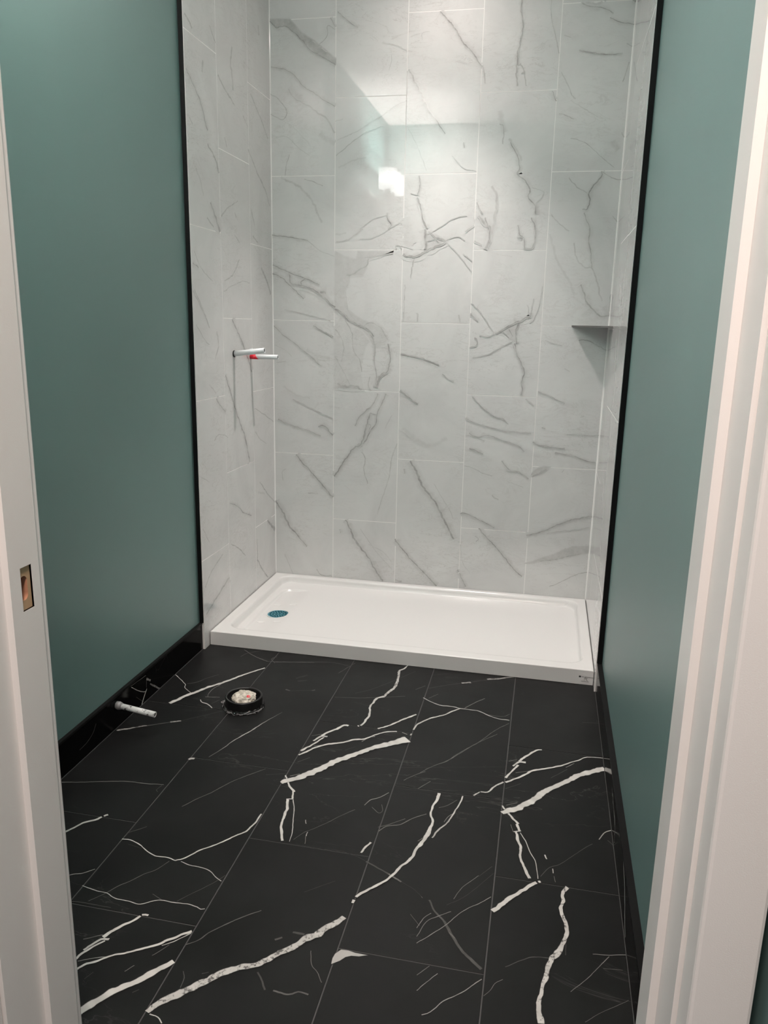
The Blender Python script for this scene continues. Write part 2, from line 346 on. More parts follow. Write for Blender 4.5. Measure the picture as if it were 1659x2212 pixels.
VEINS_F = '''
0 0|73,-1275,8.2,0.80 88,-1249,7.4,0.80 102,-1214,7.0,0.80 127,-1175,6.6,0.80 147,-1137,6.2,0.80 179,-1095,5.7,0.80 206,-1053,5.0,0.80 233,-1008,4.4,0.80 262,-967,3.9,0.80 287,-935,3.2,0.80
0 0|-7,-1069,1.5,0.70 27,-1099,1.4,0.70 62,-1132,1.2,0.70 72,-1156,1.2,0.70 112,-1189,1.4,0.70
0 0|66,-1126,1.3,0.25 94,-1105,1.3,0.25 115,-1067,1.2,0.25 144,-1029,1.3,0.25
0 0|187,-1090,1.5,0.40 172,-1137,1.4,0.40 171,-1177,1.0,0.40 179,-1201,0.9,0.40
0 0|170,-1203,1.8,0.35 219,-1194,1.8,0.35
0 0|163,-1226,1.5,0.75 176,-1242,1.9,0.75 201,-1251,2.0,0.75 225,-1272,1.7,0.75
0 0|210,-1243,1.0,0.20 226,-1212,1.0,0.20
0 1|-2,-1480,4.4,0.50 40,-1453,3.8,0.50 74,-1431,3.3,0.50
0 0|74,-1431,1.7,0.25 118,-1403,1.7,0.25 135,-1391,1.7,0.25
0 1|135,-1391,3.9,0.50 149,-1385,3.9,0.50 165,-1376,3.9,0.50
0 0|165,-1376,1.1,0.15 203,-1340,1.1,0.15 266,-1283,1.1,0.15
0 0|341,-1556,0.8,0.30 363,-1497,1.2,0.42 376,-1449,1.6,0.53 402,-1390,2.1,0.65 421,-1336,1.7,0.52 445,-1279,1.3,0.38 461,-1243,0.9,0.25
0 0|-2,-1781,1.1,0.35 -0,-1773,1.3,0.35 49,-1761,1.2,0.35 136,-1735,1.2,0.35 182,-1726,1.2,0.35 232,-1724,1.2,0.35 279,-1717,1.2,0.35
0 0|276,-1722,0.7,0.30 272,-1744,0.5,0.30 279,-1752,0.8,0.30 270,-1744,0.5,0.30
0 0|288,-1589,3.5,0.70 292,-1577,4.1,0.70 304,-1574,4.1,0.70
0 0|373,-1798,1.1,0.30 397,-1757,1.1,0.30 426,-1714,1.1,0.30 454,-1662,1.1,0.30 490,-1615,1.2,0.30 525,-1575,1.2,0.30
0 0|536,-1603,0.9,0.15 592,-1584,0.9,0.15
0 0|131,-1976,3.2,0.75 146,-1950,3.2,0.75 161,-1922,3.3,0.75 183,-1903,3.4,0.75 193,-1888,3.3,0.75 204,-1876,3.4,0.75
0 0|230,-2112,1.2,0.55 247,-2098,1.2,0.55 267,-2089,1.2,0.55 286,-2071,1.3,0.55
0 0|290,-1957,1.5,0.80 311,-1955,1.4,0.80 344,-1967,1.2,0.80 371,-1983,1.1,0.80 399,-1995,1.3,0.80 430,-1994,1.4,0.80 454,-2000,1.3,0.80
0 0|454,-2000,1.9,0.80 473,-1986,1.8,0.80 490,-1958,1.8,0.80 514,-1933,1.9,0.80 538,-1907,1.9,0.80 558,-1879,2.1,0.80 576,-1858,2.2,0.80 585,-1824,2.2,0.80 589,-1780,2.3,0.80
0 0|469,-2000,1.0,0.70 492,-2007,1.1,0.70 518,-2008,1.2,0.70 546,-2014,1.1,0.70 570,-2030,1.0,0.70 589,-2041,1.1,0.70
0 0|441,-2005,0.9,0.30 426,-2038,0.9,0.30 404,-2061,0.9,0.30 386,-2088,0.9,0.30 368,-2109,0.9,0.30 352,-2138,0.8,0.30 329,-2167,0.8,0.30
0 0|289,-1933,1.1,0.22 313,-1910,1.1,0.22 325,-1897,1.1,0.22
0 0|315,-1971,0.5,0.20 355,-1977,0.5,0.20
0 0|593,-2016,0.5,0.28 574,-2049,0.5,0.28 549,-2083,0.5,0.28 519,-2123,0.5,0.28
0 0|149,-796,1.5,0.30 208,-842,1.6,0.30 275,-877,1.7,0.30
0 0|161,-862,1.2,0.25 174,-826,1.4,0.25 221,-784,1.5,0.25
0 0|275,-877,1.5,0.25 357,-862,1.5,0.25 450,-843,1.5,0.25
0 0|295,-828,1.7,0.30 284,-854,1.0,0.30 308,-884,1.1,0.30
0 0|425,-990,4.9,0.10 458,-953,5.0,0.10
0 0|438,-1008,4.0,0.12 468,-994,4.1,0.12
0 0|418,-1082,3.2,0.30 436,-1088,3.2,0.30
0 0|436,-1088,1.3,0.15 511,-1065,1.3,0.15
0 0|509,-1068,3.7,0.25 519,-1060,3.7,0.25
0 0|-43,-1612,0.6,0.18 -50,-1579,0.6,0.18 -55,-1545,0.7,0.18
0 0|305,-877,1.5,0.20 495,-828,1.5,0.20 583,-837,1.4,0.20
0 0|601,-1096,1.9,0.20 693,-1079,1.9,0.20 781,-1049,1.9,0.20 836,-1030,1.9,0.20
0 0|662,-1051,1.1,0.15 726,-988,1.1,0.15 837,-824,1.1,0.15
0 0|563,-909,2.0,0.20 602,-809,2.0,0.20
0 0|805,-767,1.3,0.75 791,-814,3.1,0.75 778,-832,4.3,0.75 780,-854,4.4,0.75
0 1|780,-839,4.5,0.75 783,-889,4.4,0.75 788,-931,4.4,0.75 787,-972,4.8,0.75 774,-1016,4.9,0.75 766,-1050,4.4,0.75
0 0|766,-1050,5.0,0.80 746,-1068,4.6,0.80 739,-1101,4.0,0.80 735,-1133,3.6,0.80 745,-1191,3.5,0.80 742,-1226,3.5,0.80 736,-1261,3.5,0.80 725,-1272,3.9,0.80
0 0|791,-1272,2.9,0.85 821,-1246,3.2,0.85 852,-1204,3.6,0.85 895,-1150,4.1,0.85
0 0|696,-1277,4.8,0.85 682,-1278,4.4,0.85 665,-1307,4.0,0.85 640,-1337,3.9,0.85 630,-1358,3.6,0.85
0 0|649,-1358,4.0,0.80 631,-1361,3.8,0.80 613,-1393,3.2,0.80
0 0|640,-1366,2.3,0.85 619,-1412,3.0,0.85 605,-1436,3.7,0.85 594,-1458,4.2,0.85
0 0|600,-1365,1.0,0.40 627,-1348,1.0,0.40
0 0|624,-1421,1.5,0.35 660,-1405,1.5,0.35
0 0|595,-1482,3.3,0.85 619,-1447,3.3,0.85 638,-1422,3.6,0.85 664,-1401,3.8,0.85 701,-1382,3.8,0.85 737,-1355,3.7,0.85 762,-1346,3.1,0.85 792,-1313,2.6,0.85 819,-1288,2.4,0.85 854,-1276,2.1,0.85
0 0|760,-1362,1.5,0.50 775,-1333,1.7,0.50 793,-1321,1.9,0.50
0 0|871,-1277,1.4,0.60 889,-1285,1.4,0.60
0 0|603,-1518,1.3,0.20 632,-1487,1.3,0.20
0 0|593,-1633,7.4,0.88 607,-1615,9.4,0.88 634,-1593,11.1,0.88 656,-1566,12.4,0.88 682,-1535,11.5,0.88 696,-1513,10.4,0.88 717,-1479,10.3,0.88 741,-1456,10.2,0.88 774,-1419,9.6,0.88 798,-1391,9.6,0.88 839,-1358,11.8,0.88 871,-1335,13.7,0.88 895,-1314,15.4,0.88
0 0|605,-1594,1.2,0.40 629,-1576,1.3,0.40
0 0|592,-1594,2.0,0.85 609,-1623,2.4,0.85 625,-1648,3.0,0.85 641,-1666,3.6,0.85
0 0|638,-1666,2.3,0.85 647,-1697,2.3,0.85
0 0|631,-1702,1.5,0.85 649,-1697,1.5,0.85
0 0|634,-1703,3.4,0.85 645,-1735,3.7,0.85 650,-1771,3.5,0.85 652,-1796,2.7,0.85 656,-1817,3.0,0.85 665,-1839,3.2,0.85 678,-1871,3.3,0.85
0 0|649,-1699,1.1,0.75 665,-1738,1.1,0.75 680,-1793,1.1,0.75 691,-1832,0.9,0.75 696,-1870,0.6,0.75
0 0|709,-1777,1.3,0.70 715,-1792,1.3,0.70
0 0|729,-1823,1.1,0.70 730,-1840,1.1,0.70
0 0|729,-1840,0.6,0.40 736,-1869,0.6,0.40
0 0|703,-1860,0.8,0.25 719,-1829,0.9,0.25 739,-1807,0.9,0.25 762,-1780,0.9,0.25 795,-1736,1.0,0.25 823,-1703,1.0,0.25
0 0|899,-1026,1.9,0.65 927,-1048,2.0,0.65 965,-1066,2.3,0.65 1005,-1066,2.4,0.65 1034,-1073,2.3,0.65 1068,-1074,2.4,0.65 1096,-1077,2.2,0.65 1132,-1100,2.1,0.65 1160,-1112,2.2,0.65 1199,-1115,2.3,0.65
0 0|1034,-1073,2.4,0.75 1009,-1099,2.6,0.75 985,-1131,2.9,0.75 950,-1160,3.2,0.75 926,-1189,3.1,0.75 909,-1218,2.7,0.75 904,-1252,2.5,0.75 900,-1288,2.6,0.75
0 0|1047,-1067,1.3,0.38 1079,-1016,1.3,0.38 1108,-979,1.4,0.38
0 0|918,-1025,0.9,0.30 945,-986,0.9,0.30
0 1|1016,-880,5.2,0.55 1048,-866,5.3,0.55
0 1|1104,-826,5.3,0.50 1152,-805,5.2,0.50 1202,-775,5.1,0.50
0 0|906,-949,1.2,0.18 973,-904,1.2,0.18 1016,-880,1.3,0.18 1105,-829,1.3,0.18
0 0|862,-971,1.5,0.20 892,-932,1.6,0.20
0 0|1131,-1094,1.2,0.30 1175,-1095,1.1,0.30 1199,-1071,0.9,0.30
0 0|1199,-1135,1.2,0.30 1160,-1189,1.1,0.30 1114,-1275,1.0,0.30 1082,-1323,1.1,0.30 1052,-1370,1.0,0.30 1032,-1408,1.1,0.30 1001,-1439,1.1,0.30 976,-1468,1.1,0.30
0 0|977,-1479,1.1,0.30 952,-1503,1.1,0.30 924,-1538,1.0,0.30
0 0|970,-1570,0.9,0.35 999,-1525,1.0,0.35
0 0|903,-1476,0.7,0.12 1203,-1398,0.7,0.12
0 0|722,-1422,0.9,0.15 747,-1396,0.9,0.15
0 0|843,-1679,1.1,0.50 853,-1652,1.3,0.50 873,-1637,1.4,0.50 895,-1607,1.3,0.50
0 0|864,-1682,0.8,0.30 887,-1703,1.0,0.30 895,-1690,0.7,0.30 887,-1665,0.7,0.30
0 0|1030,-1577,4.2,0.87 1030,-1607,3.6,0.87 1022,-1640,2.8,0.87 1022,-1674,2.9,0.87 1031,-1705,3.0,0.87 1029,-1738,4.3,0.87 1030,-1760,5.5,0.87
0 0|1029,-1755,6.0,0.87 1021,-1787,5.3,0.87 1010,-1823,4.5,0.87 1001,-1864,3.9,0.87 982,-1899,3.5,0.87 969,-1932,3.2,0.87 954,-1956,3.1,0.87 932,-1983,3.0,0.87 913,-2005,3.3,0.87 904,-2020,3.2,0.87 900,-2040,3.2,0.87
0 0|1096,-1575,1.9,0.80 1092,-1611,1.9,0.80 1084,-1644,1.9,0.80 1077,-1676,1.9,0.80
0 0|1077,-1676,2.1,0.70 1070,-1703,2.2,0.70 1052,-1735,2.2,0.70 1040,-1773,2.1,0.70
0 0|1061,-1701,0.7,0.50 1070,-1674,0.8,0.50 1084,-1655,0.9,0.50
0 0|1039,-1643,1.0,0.30 1060,-1627,1.0,0.30 1083,-1596,0.9,0.30
0 0|898,-1762,1.0,0.30 923,-1745,1.0,0.30 960,-1711,1.0,0.30
0 0|900,-1782,1.1,0.38 920,-1753,1.3,0.38 952,-1738,1.3,0.38 977,-1707,1.2,0.38 1011,-1678,1.3,0.38
0 0|1019,-1776,1.1,0.40 1007,-1794,1.1,0.40
0 0|879,-1870,2.2,0.85 882,-1854,2.7,0.85 894,-1826,3.1,0.85
0 0|898,-1897,2.1,0.20 933,-1914,2.1,0.20 960,-1928,2.1,0.20
0 0|960,-1928,2.3,0.35 994,-1947,2.3,0.35
0 0|994,-1947,0.5,0.12 1026,-1964,0.5,0.12 1049,-1986,0.5,0.12
0 0|757,-1880,0.6,0.13 823,-1874,0.6,0.13 868,-1883,0.6,0.13 896,-1895,0.5,0.13
0 1|1122,-1570,3.0,0.85 1140,-1544,1.8,0.85
0 0|1142,-1543,2.4,0.80 1161,-1540,2.4,0.80 1177,-1510,2.6,0.80 1201,-1480,3.2,0.80
0 0|1306,-1277,2.8,0.87 1290,-1284,3.1,0.87 1268,-1313,3.4,0.87 1249,-1340,3.8,0.87 1240,-1359,4.1,0.87
0 0|1260,-1361,4.2,0.85 1241,-1364,3.5,0.85 1224,-1390,2.8,0.85
0 0|1238,-1380,3.4,0.85 1223,-1416,2.6,0.85 1212,-1441,2.7,0.85 1206,-1457,3.7,0.85
0 0|1210,-1366,0.8,0.40 1234,-1350,0.8,0.40
0 0|1233,-1423,1.2,0.35 1280,-1400,1.2,0.35
0 0|1486,-1282,1.0,0.87 1461,-1283,1.5,0.87 1436,-1289,1.8,0.87 1416,-1309,2.1,0.87 1391,-1329,2.5,0.87 1361,-1355,3.1,0.87 1323,-1378,3.4,0.87 1280,-1402,3.3,0.87 1257,-1430,3.1,0.87 1229,-1459,3.3,0.87 1207,-1480,3.5,0.87
0 0|1376,-1360,1.0,0.50 1401,-1331,1.0,0.50
0 0|1209,-1510,1.0,0.20 1249,-1475,1.0,0.20
0 0|1333,-1426,0.9,0.20 1380,-1368,1.0,0.20
0 0|1488,-1340,10.0,0.88 1447,-1366,10.0,0.88 1408,-1397,9.3,0.88 1379,-1432,8.4,0.88 1346,-1469,8.2,0.88 1314,-1501,9.1,0.88 1297,-1534,9.9,0.88 1270,-1568,9.6,0.88 1245,-1597,9.3,0.88 1219,-1615,8.4,0.88 1206,-1627,6.8,0.88
0 0|1215,-1589,1.0,0.40 1244,-1571,1.0,0.40
0 0|1205,-1594,2.2,0.85 1219,-1619,2.7,0.85 1234,-1641,3.2,0.85 1250,-1665,3.6,0.85
0 0|1246,-1666,3.4,0.85 1256,-1695,3.4,0.85
0 0|1240,-1700,1.6,0.85 1255,-1694,1.6,0.85
0 0|1246,-1699,2.7,0.85 1252,-1729,3.4,0.85 1260,-1760,3.1,0.85 1261,-1798,2.9,0.85 1270,-1827,3.3,0.85 1285,-1867,3.9,0.85
0 0|1257,-1700,1.0,0.75 1271,-1731,1.1,0.75 1285,-1774,1.1,0.75 1298,-1808,1.0,0.75 1304,-1864,0.8,0.75
0 0|1319,-1773,1.4,0.80 1324,-1788,1.4,0.80
0 0|1338,-1820,1.0,0.70 1339,-1836,1.0,0.70
0 0|1341,-1846,0.6,0.50 1344,-1866,0.6,0.50
0 0|1231,-1671,0.7,0.40 1239,-1701,0.7,0.40
0 0|1310,-1854,0.6,0.25 1329,-1819,0.7,0.25 1353,-1801,0.7,0.25 1381,-1767,0.7,0.25 1423,-1715,0.7,0.25 1436,-1702,0.8,0.25
0 0|1453,-1681,1.1,0.60 1468,-1650,1.2,0.60 1487,-1634,1.4,0.60
0 0|1474,-1679,0.6,0.30 1489,-1699,0.6,0.30
0 0|1310,-1872,3.6,0.87 1295,-1882,4.0,0.87 1273,-1908,4.5,0.87 1244,-1943,4.8,0.87 1224,-1972,5.1,0.87 1207,-1993,5.4,0.87
0 1|1375,-1873,4.8,0.85 1362,-1896,3.9,0.85 1360,-1926,3.4,0.85 1355,-1949,3.5,0.85 1359,-1974,4.1,0.85 1367,-2002,4.3,0.85 1365,-2032,4.4,0.85 1358,-2057,4.9,0.85 1351,-2077,5.8,0.85 1337,-2096,6.9,0.85
0 1|1337,-2096,4.9,0.85 1330,-2118,5.3,0.85 1324,-2149,4.8,0.85 1318,-2175,3.4,0.85 1313,-2205,3.8,0.85 1312,-2228,4.8,0.85 1316,-2261,6.3,0.85
0 0|1244,-2142,0.9,0.22 1280,-2114,1.0,0.22 1300,-2103,1.1,0.22 1330,-2099,1.1,0.22
0 0|1365,-2051,0.7,0.20 1364,-2083,0.7,0.20
0 0|1419,-2068,1.1,0.32 1452,-2063,1.1,0.32 1488,-2054,1.1,0.32
0 0|1452,-2067,0.7,0.42 1430,-2099,0.7,0.42 1406,-2134,0.6,0.42 1372,-2175,0.6,0.42
0 0|1438,-2101,0.7,0.25 1476,-2097,0.7,0.25
0 0|1207,-2223,0.5,0.42 1219,-2206,0.5,0.42 1227,-2188,0.5,0.42 1241,-2175,0.5,0.42
0 0|1397,-2239,0.5,0.30 1421,-2216,0.5,0.30 1446,-2197,0.5,0.30 1481,-2170,0.5,0.30
0 0|1097,-2292,0.9,0.55 1112,-2282,0.8,0.55 1133,-2252,0.9,0.55 1151,-2238,0.9,0.55 1168,-2222,0.9,0.55 1186,-2200,0.9,0.55 1200,-2184,0.9,0.55
0 0|1201,-1949,0.9,0.50 1179,-1974,0.9,0.50 1145,-2006,0.9,0.50 1126,-2034,0.8,0.50 1108,-2063,0.8,0.50 1083,-2093,0.8,0.50 1059,-2122,0.8,0.50
0 0|1167,-1885,0.7,0.40 1150,-1909,0.7,0.40 1133,-1936,0.6,0.40 1119,-1975,0.6,0.40
0 0|1196,-1845,0.5,0.20 1168,-1887,0.5,0.20
0 0|1201,-1868,0.4,0.15 1147,-1955,0.4,0.15 1106,-1997,0.5,0.15
0 0|1118,-2015,0.9,0.40 1090,-2037,0.9,0.40 1070,-2057,0.8,0.40 1056,-2104,0.7,0.40
0 0|1076,-2030,0.9,0.45 1062,-2049,0.8,0.45 1052,-2080,0.8,0.45
0 0|1066,-1990,2.0,0.20 1084,-2023,2.1,0.20 1106,-2046,2.1,0.20
0 0|1106,-2046,3.2,0.20 1126,-2078,3.1,0.20 1150,-2115,3.2,0.20 1180,-2144,3.2,0.20 1197,-2159,3.2,0.20
0 0|1122,-2077,1.7,0.30 1135,-2090,1.6,0.30
0 0|1047,-1984,0.4,0.30 1050,-1988,0.4,0.30
0 0|1073,-2203,0.7,0.38 1094,-2175,0.7,0.38
0 0|1079,-2240,0.7,0.50 1092,-2219,0.7,0.50 1113,-2190,0.7,0.50
0 0|1166,-1214,1.2,0.30 1104,-1292,1.1,0.30 1039,-1396,1.1,0.30 996,-1444,1.1,0.30 963,-1488,1.0,0.30
0 0|1434,-1070,1.1,0.20 1493,-1061,1.1,0.20
0 0|1032,-2043,0.4,0.30 1057,-2072,0.4,0.30
0 0|289,-2127,1.0,0.70 325,-2134,1.1,0.70 356,-2136,1.0,0.70 381,-2146,1.0,0.70 415,-2148,1.1,0.70 445,-2150,1.2,0.70 466,-2136,1.3,0.70 485,-2128,1.2,0.70 514,-2129,1.1,0.70 545,-2126,1.1,0.70 570,-2130,1.0,0.70 581,-2134,1.1,0.70 589,-2131,1.2,0.70
0 0|456,-2115,0.5,0.35 484,-2127,0.5,0.35
0 0|290,-2182,0.6,0.30 307,-2175,0.6,0.30 388,-2174,0.5,0.30
0 0|479,-2177,2.2,0.87 465,-2179,2.8,0.87 456,-2197,3.1,0.87 437,-2219,3.4,0.87 426,-2238,3.7,0.87 418,-2255,4.0,0.87
0 0|433,-2257,2.6,0.80 417,-2261,2.9,0.80 398,-2295,2.8,0.80
0 0|427,-2263,2.0,0.85 412,-2282,2.4,0.85 399,-2304,2.7,0.85 396,-2322,2.9,0.85 393,-2335,3.3,0.85
0 0|381,-2269,0.9,0.40 414,-2249,0.9,0.40
0 0|590,-2198,3.4,0.87 573,-2212,3.2,0.87 552,-2232,3.0,0.87 538,-2247,2.8,0.87 512,-2265,2.7,0.87 483,-2284,2.5,0.87 457,-2298,2.5,0.87 438,-2317,2.6,0.87 420,-2329,2.8,0.87 406,-2352,2.9,0.87
0 0|591,-2203,1.1,0.70 565,-2233,1.1,0.70 547,-2248,1.1,0.70
0 0|403,-2323,0.8,0.50 432,-2308,0.8,0.50 457,-2298,0.8,0.50
0 0|561,-2242,0.8,0.30 552,-2258,0.8,0.30 540,-2276,0.8,0.30
0 0|589,-2280,4.6,0.88 579,-2295,6.2,0.88 561,-2316,7.7,0.88 547,-2337,7.1,0.88 526,-2358,6.5,0.88 507,-2376,7.0,0.88 498,-2395,7.4,0.88 484,-2411,8.0,0.88 469,-2436,8.6,0.88
0 1|893,-2085,5.7,0.80 883,-2103,6.8,0.80 866,-2121,7.8,0.80 848,-2148,8.8,0.80 825,-2170,7.9,0.80 808,-2195,6.9,0.80 782,-2220,6.1,0.80 756,-2249,6.5,0.80 724,-2264,7.0,0.80 696,-2285,7.5,0.80 676,-2307,7.7,0.80 656,-2326,7.9,0.80 636,-2351,8.1,0.80 614,-2370,7.1,0.80 601,-2389,6.0,0.80 596,-2401,5.0,0.80
0 0|603,-2404,1.1,0.80 621,-2407,1.0,0.80 634,-2417,1.0,0.80
0 0|594,-2234,1.1,0.28 614,-2216,1.1,0.28 626,-2194,1.1,0.28 649,-2166,1.1,0.28 677,-2136,1.2,0.28 711,-2107,1.2,0.28
0 0|507,-2325,0.8,0.40 518,-2307,0.8,0.40
0 0|440,-2359,0.5,0.20 448,-2340,0.5,0.20
0 0|850,-2191,0.8,0.33 862,-2224,0.8,0.33 878,-2240,0.8,0.33 894,-2263,0.8,0.33
0 0|763,-2267,1.7,0.17 777,-2283,1.7,0.17 792,-2304,1.7,0.17
0 0|808,-2302,1.7,0.25 840,-2304,1.8,0.25 856,-2294,1.8,0.25 877,-2296,1.7,0.25
0 0|768,-2180,2.1,0.22 781,-2170,2.2,0.22
0 0|798,-2151,2.4,0.17 824,-2152,2.4,0.17
0 0|619,-2298,0.7,0.25 628,-2313,0.8,0.25 631,-2336,0.8,0.25
0 0|785,-2031,0.6,0.15 844,-1979,0.6,0.15
0 0|657,-2295,1.0,0.20 669,-2289,1.0,0.20
0 0|547,-2367,0.7,0.20 556,-2358,0.7,0.20
1 0|900,-2214,0.0,0.85 899,-2199,0.0,0.85 901,-2187,0.0,0.85 910,-2174,0.0,0.85 925,-2173,0.0,0.85 940,-2176,0.0,0.85 967,-2176,0.0,0.85 950,-2182,0.0,0.85 934,-2184,0.0,0.85 923,-2190,0.0,0.85 914,-2202,0.0,0.85
'''
